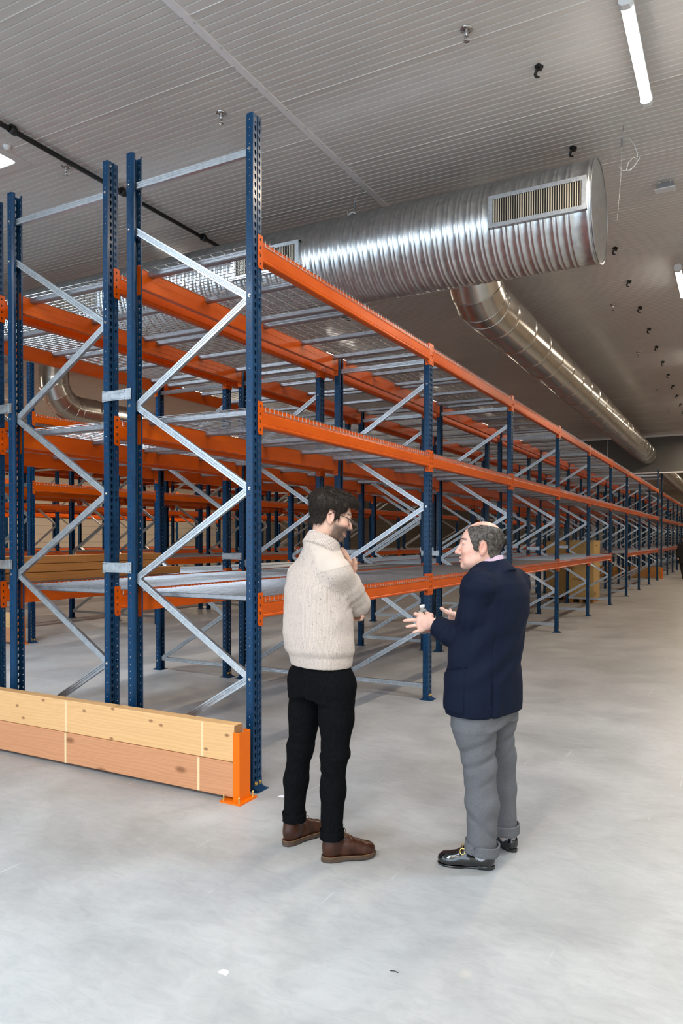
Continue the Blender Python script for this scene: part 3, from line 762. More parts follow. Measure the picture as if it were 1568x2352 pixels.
def np_mesh(name, parts, mats, attrs=None):
    vs, fs, n = [], [], 0
    for v, f in parts: vs.append(v); fs.append(f+n); n += len(v)
    v = np.concatenate(vs); f = np.concatenate(fs); me = bpy.data.meshes.new(name)
    me.vertices.add(len(v)); me.vertices.foreach_set('co', v.ravel()); me.loops.add(f.size); me.loops.foreach_set('vertex_index', f.ravel().astype(np.int32))
    k = f.shape[1]; me.polygons.add(len(f)); me.polygons.foreach_set('loop_start', np.arange(0, f.size, k, dtype=np.int32))
    try: me.polygons.foreach_set('loop_total', np.full(len(f), k, np.int32))
    except Exception: pass
    me.polygons.foreach_set('use_smooth', np.ones(len(f), bool)); me.update(calc_edges=True); me.validate()
    for m in (mats if isinstance(mats, (list, tuple)) else [mats]): me.materials.append(m)
    for nm, fn in (attrs or {}).items():
        a = fn(v)
        if a.ndim == 2:
            at = me.attributes.new(nm, 'FLOAT_COLOR', 'POINT'); c = np.ones((len(v), 4)); c[:, :3] = a; at.data.foreach_set('color', c.ravel())
        else: at = me.attributes.new(nm, 'FLOAT', 'POINT'); at.data.foreach_set('value', a.astype(float))
    return me
def grow(name, fn, lo, hi, h, mat, parent, attrs=None):
    return inst(name, np_mesh(name, [surf(fn, lo, hi, h)], mat, attrs), parent)
sstep = lambda x, a, b: (lambda t: t*t*(3-2*t))(np.clip((x-a)/(b-a), 0, 1))

# materials of the figures
m_skin = M('skin', (.62, .36, .25), .46, sss=.12); q = N(m_skin); at = q.attr('col'); q.base(at.outputs['Color']); q.bump(q.noise(q.coord(), 260, 2), .12, .001)
def hairm(name, a, b):
    m = M(name, b, .5, spec=.25); q = N(m); f = q.noise(q.coord((1, 1, 1)), 90, 3, .6); q.base(q.ramp(f, ((.3, a), (.75, b)))); return m
m_hair1 = hairm('dark_brown_hair', (.009, .006, .0045), (.040, .024, .015))
m_hair2 = hairm('greying_hair', (.018, .014, .012), (.16, .135, .115))
m_knit = M('cream_knit', (.62, .53, .44), .9); q = N(m_knit)
yk = q.attr('yoke').outputs['Fac']; rb = q.attr('rib').outputs['Fac']
fl = q.n('TexVoronoi'); fl.inputs['Scale'].default_value = 105; q.l(q.coord(), fl.inputs['Vector'])
keep = q.n('TexNoise'); keep.inputs['Scale'].default_value = 55; q.l(q.coord(), keep.inputs['Vector'])
fk = q.math('MULTIPLY', q.math('LESS_THAN', fl.outputs['Distance'], .21), q.math('GREATER_THAN', keep.outputs['Fac'], .56))
fk = q.math('MULTIPLY', fk, q.math('SUBTRACT', 1.0, yk))
soft = q.noise(q.coord(), 160, 3, .7)
rs = q.math('SINE', q.math('MULTIPLY', rb, 2*math.pi/.0072))
rs = q.math('MULTIPLY', rs, q.math('SUBTRACT', 1.0, yk))
bc = q.ramp(soft, ((.3, (.51, .412, .35)), (.7, (.665, .56, .495))))
bc = q.mix(yk, bc, (.56, .465, .395))
bc = q.mix(q.math('MULTIPLY', q.math('SUBTRACT', .0, rs), .36), bc, (.33, .26, .20))
q.base(q.mix(q.math('MULTIPLY', fk, .85), bc, (.055, .045, .04))); q.bump(q.math('ADD', rs, q.math('MULTIPLY', soft, 1.2)), .55, .002)
m_denim = M('black_denim', (.006, .006, .007), .9, spec=.04); q = N(m_denim); f = q.noise(q.coord((1, 1, .4)), 120, 3, .7); q.base(q.ramp(f, ((.3, (.0028, .0030, .0034)), (.8, (.0075, .0078, .0085))))); q.bump(f, .2, .001)
m_navy = M('navy_wool', (.003, .005, .018), .8, spec=.15); q = N(m_navy); f = q.noise(q.coord(), 300, 2); q.base(q.ramp(f, ((.3, (.0025, .0050, .0150)), (.7, (.0045, .0085, .0235))))); q.bump(f, .15, .0008)
m_flannel = M('grey_flannel', (.19, .19, .20), .9); q = N(m_flannel); f = q.noise(q.coord((1, 1, .5)), 620, 2, .7); q.base(q.ramp(f, ((.25, (.062, .062, .067)), (.75, (.155, .155, .164))))); q.bump(f, .15, .0008)
m_leather = M('brown_leather', (.115, .030, .010), .34, spec=.4); q = N(m_leather); f = q.noise(q.coord(), 22, 4); q.base(q.ramp(f, ((.3, (.026, .0062, .0026)), (.75, (.064, .018, .0065))))); q.rough(f, .24, .42)
m_sole = M('brown_sole', (.070, .042, .026), .8); m_welt = M('tan_welt', (.20, .095, .038), .7)
m_blk = M('black_leather', (.006, .006, .006), .16, coat=.6); m_shirt = M('white_shirt', (.80, .80, .82), .7)
m_pink = M('striped_shirt', (.72, .56, .66), .7); q = N(m_pink); w = q.n('TexWave', bands_direction='DIAGONAL'); w.inputs['Scale'].default_value = 110; q.l(q.coord(), w.inputs[0]); q.base(q.ramp(w.outputs['Fac'], ((.3, (.46, .26, .36)), (.6, (.62, .48, .55)))))
m_sock = M('light_grey_sock', (.48, .48, .50), .9); m_lace = M('brown_lace', (.16, .09, .05), .8)
m_eye = M('eye', (.8, .78, .75), .12); q = N(m_eye); q.base(q.attr('col').outputs['Color'])
m_lens = M('spectacle_lens', (.9, .9, .9), .02); m_lens.node_tree.nodes['Principled BSDF'].inputs['Alpha'].default_value = .13

def skull_fn(P):
    d = ell(P, (-.014, 0, .040), (.101, .077, .089)); return smin(d, ell(P, (.030, 0, .005), (.068, .066, .085)), .03)
# canonical head: x forward, y to its own left, z up; centre between the ears
def head_fn(P, o):
    g = o.get
    d = ell(P, (-.014, 0, .040), (.101, .077, .089))
    d = smin(d, ell(P, (.030, 0, .005), (.068, .066, .085)), .03)
    d = smin(d, ell(P, (.042, 0, -.055), (.050, .052+g('jaw', 0), .062)), .03)
    d = smin(d, ell(P, (.012, 0, -.058), (.055, .060+g('jaw', 0), .040)), .03)
    d = smin(d, ell(P, (.080, 0, -.104), (.016, .024, .016)), .025)
    d = smin(d, ell(P, (.088, 0, .026), (.012, .048, .012)), .02)
    for s in (-1, 1):
        d = smin(d, ell(P, (.064, s*.044, -.026), (.026, .022, .022)), .025)
        d = smax(d, -ell(P, (.103, s*.034, .006), (.020, .021, .014)), .014)
        d = smin(d, ell(P, (.084, s*.034, .0135), (.011, .019, .005), rotz(-s*.35)), .006)
        d = smin(d, ell(P, (.0825, s*.034, -.006), (.011, .018, .005), rotz(-s*.35)), .006)
    nl = g('nose', .0)
    d = smin(d, chain(P, [(.090, 0, .014), (.106+nl*.6, 0, -.014), (.116+nl, 0, -.036)], [.0075, .0085, .0115], .008), .012)
    for s in (-1, 1): d = smin(d, ell(P, (.103, s*.013, -.040), (.013, .0085, .0085)), .007)
    d = smax(d, -ell(P, (.112, 0, -.0495), (.007, .010, .004)), .004)
    # mouth
    mo = g('mouth', 0)
    d = smin(d, chain(P, [(.083, -.023, -.069+mo*.006), (.0965, 0, -.0655), (.083, .023, -.069+mo*.006)], [.004, .0072, .004], .006), .007)
    d = smin(d, chain(P, [(.081, -.020, -.074+mo*.005), (.0945, 0, -.0790-mo*.002), (.081, .020, -.074+mo*.005)], [.004, .0080, .004], .006), .007)
    d = smax(d, -cap(P, (.098, -.020, -.0725+mo*.004), (.098, .020, -.0725+mo*.004), .0035, .0035), .004)
    if g('jowl'): 
        for s in (-1, 1): d = smin(d, ell(P, (.040, s*.048, -.082), (.034, .020, .024)), .03)
        d = smin(d, ell(P, (.030, 0, -.098), (.040, .042, .022)), .03)
    # ears
    for s in (-1, 1):
        R = rotz(s*.42)@roty(-.18)
        c = np.array((-.016, s*.080, -.008)); e = ell(P, c, (.0205, .0075, .034), R)
        e = smax(e, -ell(P, c+np.array((.004, s*.0075, .004)), (.0125, .0060, .021), R), .004)
        e = smin(e, ell(P, c+np.array((.012, -s*.001, -.006)), (.005, .006, .008), R), .004)
        e = smin(e, ell(P, c+np.array((.006, -s*.002, -.030)), (.009, .0055, .010), R), .006)
        d = smin(d, e, .005)
    # neck
    d = smin(d, cap(P, (-.030, 0, -.055), g('neck', (-.060, 0, -.20)), g('nr', .056), g('nr', .056)+.004), .03)
    if g('wrinkle'): d = d+.0012*np.sin(P[:, 2]*2*math.pi/.0115)*sstep(P[:, 2], .038, .048)*sstep(P[:, 2], .085, .072)*sstep(P[:, 0], .05, .075)
    return d
def place(c, yaw, pitch, roll=0, s=1.0):
    """head frame -> figure frame; returns forward and inverse maps"""
    R = rotz(yaw)@roty(pitch)@rotx(roll); c = np.array(c)
    return (lambda p: (np.atleast_2d(p)*s)@R.T+c), (lambda P: ((P-c)@R)/s), R
def skin_col(base, red, beard=None, lips=(.42, .16, .13), mole=None):
    def f(Pc):
        n = len(Pc); c = np.tile(np.array(base), (n, 1)); x, y, z = Pc.T
        nz = vnoise(Pc*38, 3)*.5+vnoise(Pc*90, 5)*.3
        def mx(w, col): w = w[:, None]; return c*(1-w)+np.array(col)*w
        w = np.exp(-((x-.065)**2/.0012+(np.abs(y)-.045)**2/.0007+(z+.028)**2/.0007))*.55+np.exp(-((x-.115)**2+(z+.036)**2+y*y)/.0004)*.6+np.exp(-((np.abs(y)-.085)**2/.0002+(x+.016)**2/.0006+(z+.005)**2/.0012))*.55
        c = mx(np.clip(w, 0, 1), red); c = c*(1+.10*nz[:, None])
        if beard:
            w = sstep(z, -.022, -.045)*sstep(x, .000, .022)*(1-sstep(z, -.118, -.135)*.0)
            w = np.maximum(w, sstep(z, -.050, -.054)*sstep(x, .08, .09)*sstep(np.abs(y), .040, .030)); 
            w = w*(1-np.exp(-((x-.092)**2/.0002+(z+.072)**2/.00006))*.95)*sstep(x+ (z+.12)*.35, -.004, .016)
            w = w*np.clip(.78+.22*sstep(x, .03, .085)+.35*nz, 0, 1)*sstep(z, -.150, -.122); c = mx(np.clip(w, 0, .93), beard)
        w = np.exp(-((z+.072)**2/.00007))*sstep(np.abs(y), .025, .018)*sstep(x, .084, .088); c = mx(np.clip(w*1.1, 0, .9), lips)
        # brows
        bz = .029+.006*np.cos((np.abs(y)-.034)/.03*1.5)
        w = np.exp(-((z-bz)**2/.000022))*sstep(np.abs(y), .010, .016)*sstep(np.abs(y), .062, .052)*sstep(x, .058, .070); c = mx(np.clip(w*1.2, 0, .92), (.045, .028, .02))
        if mole:
            for m in mole: c = mx(np.clip(1.6*np.exp(-np.sum((Pc-np.array(m))**2, 1)/.0000035), 0, .9), (.12, .05, .03))
        return c
    return f
def eyes(parent, fwd, s):
    for sd in (-1, 1):
        v, f = surf(lambda P: sph(P, (.0775, sd*.034, .0035), .0125), (.06, sd*.034-.016, -.013), (.093, sd*.034+.016, .02), .0028)
        def col(V, sd=sd):
            a = np.arctan2(np.hypot(V0[:, 1]-sd*.034+.002*0, V0[:, 2]-.0035), V0[:, 0]-.0775); c = np.tile((.40, .36, .34), (len(V0), 1))
            c[a < .50] = (.10, .05, .025); c[a < .22] = (.01, .01, .01); return c
        V0 = v; o = inst('eye', np_mesh('eye', [(fwd(v), f)], m_eye, {'col': col}), parent)
def strands(name, verts, nrm, flow, n, ln, r, mat, parent, lift=.35, seed=1, droop=.0, jit=.25, mask=None):
    """short tapered locks standing on a surface: one mesh"""
    rg = np.random.default_rng(seed); pick = rg.integers(0, len(verts), n); V, F = [], []
    p0 = verts[pick]; nn = nrm[pick]; fl = flow(p0)+rg.normal(0, jit, (n, 3)); fl = fl-nn*np.sum(fl*nn, 1)[:, None]; fl /= np.linalg.norm(fl, axis=1)[:, None]+1e-9
    L = ln*(.6+.8*rg.random(n)); lf = lift*(.5+rg.random(n)); side = np.cross(nn, fl); k = 4; prev = None; base = 0
    rings = []
    for i in range(k+1):
        t = i/k; c = p0-nn*.002+fl*(L*t)[:, None]+nn*(lf*L*(t-.75*t*t))[:, None]; c[:, 2] -= droop*L*t*t
        rr = r*(1-t*.88); ring = [c+side*(rr*math.cos(a))+nn*(rr*math.sin(a)) for a in (0, 2.094, 4.189)]; rings.append(np.stack(ring, 1))
    A = np.stack(rings, 1).reshape(-1, 3)   # n,(k+1),3
    st = (k+1)*3; fs = []
    for i in range(k):
        for j in range(3): fs.append([i*3+j, i*3+(j+1) % 3, (i+1)*3+(j+1) % 3, (i+1)*3+j])
    fs = np.array(fs); F = (np.arange(n)[:, None, None]*st+fs[None]).reshape(-1, 4)
    return A, F
def normals(v, f):
    a = v[f[:, 2]]-v[f[:, 0]]; b = v[f[:, 3]]-v[f[:, 1]]; n = np.cross(a, b); o = np.zeros_like(v)
    for i in range(4): np.add.at(o, f[:, i], n)
    return o/(np.linalg.norm(o, axis=1)[:, None]+1e-12)
def finger(P, pts, r0, r1, k=.004):
    n = len(pts); rs = [r0+(r1-r0)*i/(n-1) for i in range(n)]; rs = [x*(1.0 if i in (0, n-1) else 1.04) for i, x in enumerate(rs)]
    return chain(P, pts, rs, k)
def hand_fn(P, wrist, palm, fingers, thumb, pr=.014):
    """palm: list of knuckle roots (index..little); fingers: four lists of joints starting at the knuckle; thumb: joints"""
    d = None
    for k in palm:
        e = cap(P, wrist, k, pr*1.15, pr*.86); d = e if d is None else smin(d, e, .016)
    for i in range(3): d = smin(d, cap(P, palm[i], palm[i+1], pr*.85, pr*.80), .010)
    for i, fg in enumerate(fingers): d = smin(d, finger(P, fg, (.0094-.0006*abs(i-1)), .0070-.0004*(i == 3)), .0055)
    return smin(d, finger(P, thumb, .0145, .0095), .010)
def shoe_pts(P, heel, toe, L=.285):
    h, t = np.array(heel, float), np.array(toe, float); u = (t-h)[:2]; u /= np.linalg.norm(u); q = P[:, :2]-h[:2]
    return np.stack([q@u, q@np.array((-u[1], u[0])), P[:, 2]], 1)*np.array([.285/L, 1, 1])
def outline(x, sgn, wt=.047, wh=.034, L=.285):
    """half widths of a foot outline at x, inner bias sgn"""
    w = np.interp(x, [0, .012, .04, .09, .14, .19, .225, .255, .275, .285], [0, .022, wh, wh*.98, wh*1.08, wt, wt*.98, wt*.80, wt*.50, 0]); return w
# ------------------------------------------------------------------ man in the cream sweater
RZ = math.radians(YAW)
def core(P, pts, rs): return chain(P, pts, rs, .03)
man1 = thing('person', 'bearded man in glasses, cream sweater and black trousers, hand raised to his chest', 'person', (.827, -.546, 0), RZ)
A1 = math.atan2(.64, .77)
hp = (.034, -.030, 1.706)
fw1, iv1, R1 = place(hp, .175, .26, 0, .945)
HO1 = dict(nose=.001, mouth=1.2, nr=.054, neck=tuple(iv1(np.array((-.016, -.002, 1.52)))))
col1 = skin_col((.66, .40, .29), (.62, .25, .18), (.085, .055, .042), (.50, .20, .16))
h1w = (.137, .165, 1.392)
pal1 = [(.128, .150, 1.468), (.130, .168, 1.472), (.133, .186, 1.468), (.136, .203, 1.458)]
fin1 = [[pal1[0], (.108, .142, 1.502), (.092, .140, 1.526), (.081, .140, 1.542)], [pal1[1], (.112, .160, 1.510), (.097, .158, 1.532), (.086, .156, 1.546)],
        [pal1[2], (.118, .184, 1.506), (.104, .182, 1.528), (.094, .180, 1.542)], [pal1[3], (.126, .203, 1.490), (.115, .203, 1.507), (.107, .203, 1.518)]]
thm1 = [(.140, .160, 1.405), (.155, .148, 1.440), (.157, .142, 1.466), (.153, .140, 1.490)]
hand1 = lambda P: hand_fn(P, h1w, pal1, fin1, thm1)
arm1 = [(.06, -.125, 1.425), (.118, -.04, 1.345), (.165, .05, 1.262)]
w2 = (.10, .13, 1.205)
pal2 = [(.145, .105, 1.222), (.150, .095, 1.208), (.150, .088, 1.194), (.146, .084, 1.180)]
fin2 = [[p, (p[0]+.035, p[1]-.03, p[2]), (p[0]+.045, p[1]-.058, p[2]+.004), (p[0]+.040, p[1]-.076, p[2]+.006)] for p in pal2]
thm2 = [(.11, .125, 1.225), (.135, .125, 1.245), (.155, .118, 1.25), (.17, .11, 1.252)]
hand2 = lambda P: hand_fn(P, w2, pal2, fin2, thm2)
def core1(P):
    d = core(P, [(-.02, 0, .92), (-.035, 0, 1.15), (-.035, 0, 1.36), (-.02, 0, 1.50)], [.10, .11, .10, .055])
    d = smin(d, core(P, arm1+[h1w], [.045, .042, .038, .026]), .02)
    d = smin(d, core(P, [(-.13, .12, 1.42), (-.06, .28, 1.19), w2], [.045, .038, .026]), .02)
    d = smin(d, core(P, [(.05, -.07, .88), (.05, -.1, .52), (.045, -.10, .07)], [.07, .045, .032]), .02)
    return smin(d, core(P, [(-.085, .07, .88), (-.125, .1, .49), (-.16, .105, .07)], [.07, .045, .032]), .02)
parts = []
hv, hf = surf(lambda P: head_fn(P, HO1), (-.135, -.105, -.215), (.150, .105, .145), .0031)
parts = [(fw1(hv), hf), surf(hand1, (.06, .10, 1.36), (.19, .235, 1.58), .0026), surf(hand2, (.06, .0, 1.14), (.23, .17, 1.29), .0032), surf(core1, (-.26, -.25, .02), (.28, .36, 1.56), .016)]
def bodycol(V, iv=iv1, cf=col1, c=hp, base=(.66, .38, .27)):
    near = np.linalg.norm(V-np.array(c), axis=1) < .27; o = np.tile(np.array(base), (len(V), 1))*(1+.12*vnoise(V*60, 9))[:, None]
    o[near] = cf(iv(V[near])); return o
inst('body', np_mesh('body', parts, m_skin, {'col': bodycol}), man1)
eyes(man1, fw1, 1)
# hair
def hair1(P):
    d = smin(skull_fn(P), cap(P, (-.030, 0, -.02), (-.050, 0, -.12), .060, .056), .02)-.007-.014*sstep(P[:, 2], .02, .10)-.006*sstep(-P[:, 0], .03, .08)*sstep(P[:, 2], -.03, .03)
    d = smin(d, ell(P, (.072, 0, .100), (.053, .062, .033), roty(.30)), .03)
    x, y, z = P.T
    hl = np.interp(x, [-.14, -.075, -.05, -.040, -.028, .002, .012, .030, .034, .052, .066, .080, .14], [-.060, -.058, -.050, -.026, .030, .030, -.012, -.020, .022, .032, .066, .074, .066])
    d = smax(d, hl-z, .006)
    d = smax(d, -ell(P, (.060, 0, -.02), (.062, .085, .075)), .006)
    s = P*np.array((55, 55, 28)); return d-.0035*vnoise(s, 2)-.0025*vnoise(P*np.array((120, 120, 50)), 4)
hv, hf = surf(hair1, (-.150, -.11, -.13), (.150, .11, .165), .0034); hn = normals(hv, hf)
def flow1(p):
    x, y, z = p.T; top = sstep(z, .055, .095); f = np.stack([-.35+0*x, 0*y, -1+0*z], 1)*(1-top)[:, None]
    t = np.stack([.8+.0*x, .35*np.sign(y)*np.abs(y)/.08-.25, -.25-.5*sstep(x, .06, .12)], 1); w = sstep(-x, .06, .10)*.9; t = t*(1-w)[:, None]+np.stack([-.6+0*x, .2+0*x, .2+0*x], 1)*w[:, None]
    return f+t*top[:, None]
ok = np.where(hn[:, 2] > -.5)[0]
sv, sf = strands('hair', hv[ok], hn[ok], flow1, 3600, .030, .0011, m_hair1, man1, .6, 3)
inst('hair', np_mesh('hair', [(fw1(hv), hf), (fw1(sv), sf)], m_hair1), man1)
# short beard: fine stubble locks
bv, bf = surf(lambda P: head_fn(P, HO1), (-.01, -.09, -.15), (.12, .09, -.02), .004); bn = normals(bv, bf)
x, y, z = bv.T; mk = ((z < -.048)|((z < -.024)&(x < .045)&(x > .012))) & (x > .006-.30*(z+.12)) & (z > -.135) & ~((np.abs(z+.072) < .009)&(x > .082)) & ~((x > .060)&(z > -.052)) & ~((z > -.060)&(x > .055)&(np.abs(y) > .022))
sv, sf = strands('beard', bv[mk], bn[mk], lambda p: np.stack([.5+0*p[:, 0], 0*p[:, 0], -1+0*p[:, 0]], 1), 2600, .0075, .00050, m_hair1, man1, .6, 5)
inst('beard', np_mesh('beard', [(fw1(sv), sf)], m_hair1), man1)
# glasses
m_frame = M('dark_wire', (.05, .045, .04), .3, .8); g = MB(); F = lambda p: tuple(fw1(np.array(p))[0])
for s in (-1, 1):
    g.tube([F((.099+.005*math.cos(a)-.10*0-.012*abs(math.sin(0))-(.008 if math.cos(a)*s > 0 else 0)*abs(math.cos(a)), s*.033+.024*math.cos(a)*s*s, -.002+.020*math.sin(a))) for a in [2*math.pi*i/28 for i in range(29)]], .0012, 6)
    g.tube([F(p) for p in ((.090, s*.058, .010), (.078, s*.070, .012), (.03, s*.077, .016), (-.006, s*.080, .020), (-.03, s*.084, .002))], .0019, 6)
g.tube([F(p) for p in ((.103, -.010, .004), (.110, 0, .008), (.103, .010, .004))], .0012, 6)
go = g.obj('glasses', m_frame, man1); go['label'] = 'thin wire spectacles'
b = MB()
for s in (-1, 1):
    b.add([F((.098, s*.033, -.002))]+[F((.099+.005*math.cos(a)-(.008 if math.cos(a)*s > 0 else 0)*abs(math.cos(a)), s*.033+.0236*math.cos(a), -.002+.0196*math.sin(a))) for a in [2*math.pi*i/28 for i in range(28)]], [(0, i+1, (i+1) % 28+1) for i in range(28)], 0, True)
b.obj('lens', m_lens, go)
# sweater
SW = [(.955, -.018, 0, .176, .128), (.975, -.018, 0, .180, .132), (1.0, -.020, 0, .184, .136), (1.04, -.026, 0, .198, .150), (1.12, -.034, 0, .203, .150), (1.25, -.036, 0, .197, .140), (1.36, -.034, 0, .192, .134), (1.43, -.028, 0, .172, .122), (1.475, -.022, 0, .146, .106), (1.52, -.018, 0, .120, .090), (1.55, -.014, 0, .090, .078), (1.565, -.012, 0, .07, .065)]
cn = np.array((.385, .32, .866)); cn = cn/np.linalg.norm(cn); ct = np.array((-.004, -.004, 1.592))
def ring(P, c, n, rad, th, h0, h1, flare=0):
    q_ = P-c; h = q_@n; r_ = np.linalg.norm(q_-h[:, None]*n, axis=1); return np.maximum(np.abs(r_-rad-flare*h)-th, np.maximum(h-h1, h0-h))
arm1b = [(.165, .05, 1.262), (.150, .115, 1.325), (.140, .148, 1.375)]
armL = [(-.120, .110, 1.400), (-.085, .21, 1.30), (-.045, .295, 1.19), (.03, .22, 1.195), (.082, .15, 1.203)]
def arm_r(P):
    d = chain(P, arm1, [.076, .068, .063], .03); return smin(d, chain(P, arm1b, [.060, .050, .046], .02), .025)
def arm_l(P): return chain(P, armL, [.070, .064, .060, .050, .044], .03)
def sweater(P):
    d, lat, dep = stack(P, SW, A1); a, b = arm_r(P), arm_l(P)
    d = smin(d, chain(P, [(-.015, -.01, 1.470), (.055, -.115, 1.432)], [.075, .070], .02), .04); d = smin(d, chain(P, [(-.025, .01, 1.470), (-.112, .10, 1.402)], [.075, .068], .02), .04)
    d = smin(smin(d, a, .007+.026*sstep(P[:, 2], 1.35, 1.43)), b, .030)
    d = smin(d, smax(cap(P, (-.02, 0, 1.47), ct-cn*.045, .100, .086), (P-ct)@cn+.040, .008), .03)
    c = ring(P, ct, cn, .082, .0075, -.058, .004, -.10); d = smin(d, c, .010)
    d = smax(d, -cap(P, ct-cn*.03, ct+cn*.06, .068, .070), .006)
    fold = vnoise(np.stack([P[:, 0]*9, P[:, 1]*9, P[:, 2]*15], 1), 11)*.0055+vnoise(P*24, 12)*.002
    e = np.exp(-np.sum((P-np.array((.12, -.02, 1.31)))**2, 1)/.006); fold = fold+e*.004*np.sin((P@np.array((.45, .35, -.82)))*2*math.pi/.045)
    w = sstep(P[:, 2], 1.0, 1.02); d = d-fold*w*(c > .012)
    return d+.0025*np.exp(-(P[:, 2]-1.012)**2/.00006)
slv = lambda V, a, d: (a < d+.016) & ((V-np.array((.045, -.17, 1.448)))@np.array((.26, 0, -.966)) > 0) & (V[:, 1] < .2)
def rib1(V):
    d, lat, dep = stack(V, SW, A1); a = arm_r(V); t = np.arctan2(lat/.2, -dep/.14)*.175
    ax = np.array(arm1[2])-np.array(arm1[0]); ax /= np.linalg.norm(ax); u = np.cross(ax, (0, 0, 1)); u /= np.linalg.norm(u); w = np.cross(ax, u); q_ = V-np.array(arm1[1]); s = np.arctan2(q_@u, q_@w)*.066
    o = np.where(slv(V, a, d), s, t); c = ring(V, ct, cn, .082, .0075, -.058, .004, -.10); q_ = V-ct; u = np.cross(cn, (0, 1, 0)); u /= np.linalg.norm(u); w = np.cross(cn, u)
    return np.where(c < .004, np.arctan2(q_@u, q_@w)*.085, o)
def yoke1(V):
    d, lat, dep = stack(V, SW, A1); a = arm_r(V); b = arm_l(V); m = (np.abs(lat) > .040)*(V[:, 2] > 1.555-1.15*(np.abs(lat)-.03))*(V[:, 2] > 1.40)*~slv(V, a, d)*(b > d-.004)
    c = ring(V, ct, cn, .082, .0075, -.058, .004, -.10); return m*(c > .010)
grow('sweater', sweater, (-.27, -.24, .945), (.26, .38, 1.645), .0062, m_knit, man1, {'rib': rib1, 'yoke': yoke1})['label'] = 'speckled cream sweater with a stand collar'
sc = lambda P: smin(ring(P, ct+cn*.004, cn, .0715, .0032, -.03, .030, -.10), ring(P, ct+cn*.004-np.array((.02, .012, 0)), cn, .066, .0035, -.03, .014, -.08), .004)
grow('shirt_collar', sc, (-.11, -.10, 1.52), (.11, .10, 1.67), .004, m_shirt, man1)['label'] = 'white collar edge'
# trousers
HP1 = [(.80, -.020, .0, .155, .115), (.86, -.018, 0, .172, .126), (.93, -.018, 0, .168, .120), (.99, -.018, 0, .160, .112)]
LR1 = [(.058, -.072, .86), (.060, -.090, .70), (.055, -.105, .53), (.045, -.108, .35), (.040, -.105, .125)]
LL1 = [(-.088, .070, .86), (-.100, .078, .70), (-.128, .095, .50), (-.150, .106, .33), (-.160, .106, .125)]
def jeans(P):
    a = chain(P, LR1, [.100, .084, .0655, .0605, .0530], .03); b = chain(P, LL1, [.100, .084, .0665, .0610, .0545], .03)
    d = smin(a, b, .012); h, lat, dep = stack(P, HP1, A1); d = smin(d, h, .04)
    z = P[:, 2]; kn = np.exp(-(z-.50)**2/.012)+.5*np.exp(-(z-.17)**2/.003)+.35*np.exp(-(z-.80)**2/.004)
    f = vnoise(np.stack([P[:, 0]*7, P[:, 1]*7, z*46], 1), 21)*.0052*kn+vnoise(np.stack([P[:, 0]*12, P[:, 1]*12, z*9], 1), 22)*.0035
    d = d-f
    pk = (z > .775)*(z < .93)*(dep < -.02)*(np.abs(np.abs(lat)-.085) < .062); d = d-.0034*pk
    return np.maximum(d, .118-z)
tr = grow('trousers', jeans, (-.26, -.24, .105), (.20, .24, 1.0), .0062, m_denim, man1); tr['label'] = 'slim black trousers with turned-up cuffs'
for p, r_, z0 in ((LR1[-1], .058, .112), (LL1[-1], .0595, .118)):
    c = np.array((p[0], p[1], z0)); n_ = np.array((0, 0, 1.))
    grow('cuff', lambda P: ring(P, c, n_, r_, .0035, 0, .046)-.002*vnoise(P*30, 3), c-np.array((.08, .08, .015)), c+np.array((.08, .08, .065)), .0042, m_denim, tr)
MB().box((-.182, .055, 1.0-.03), (-.178, .062, .99+.012)).obj('pen', M('turquoise', (.03, .45, .55), .4), tr)
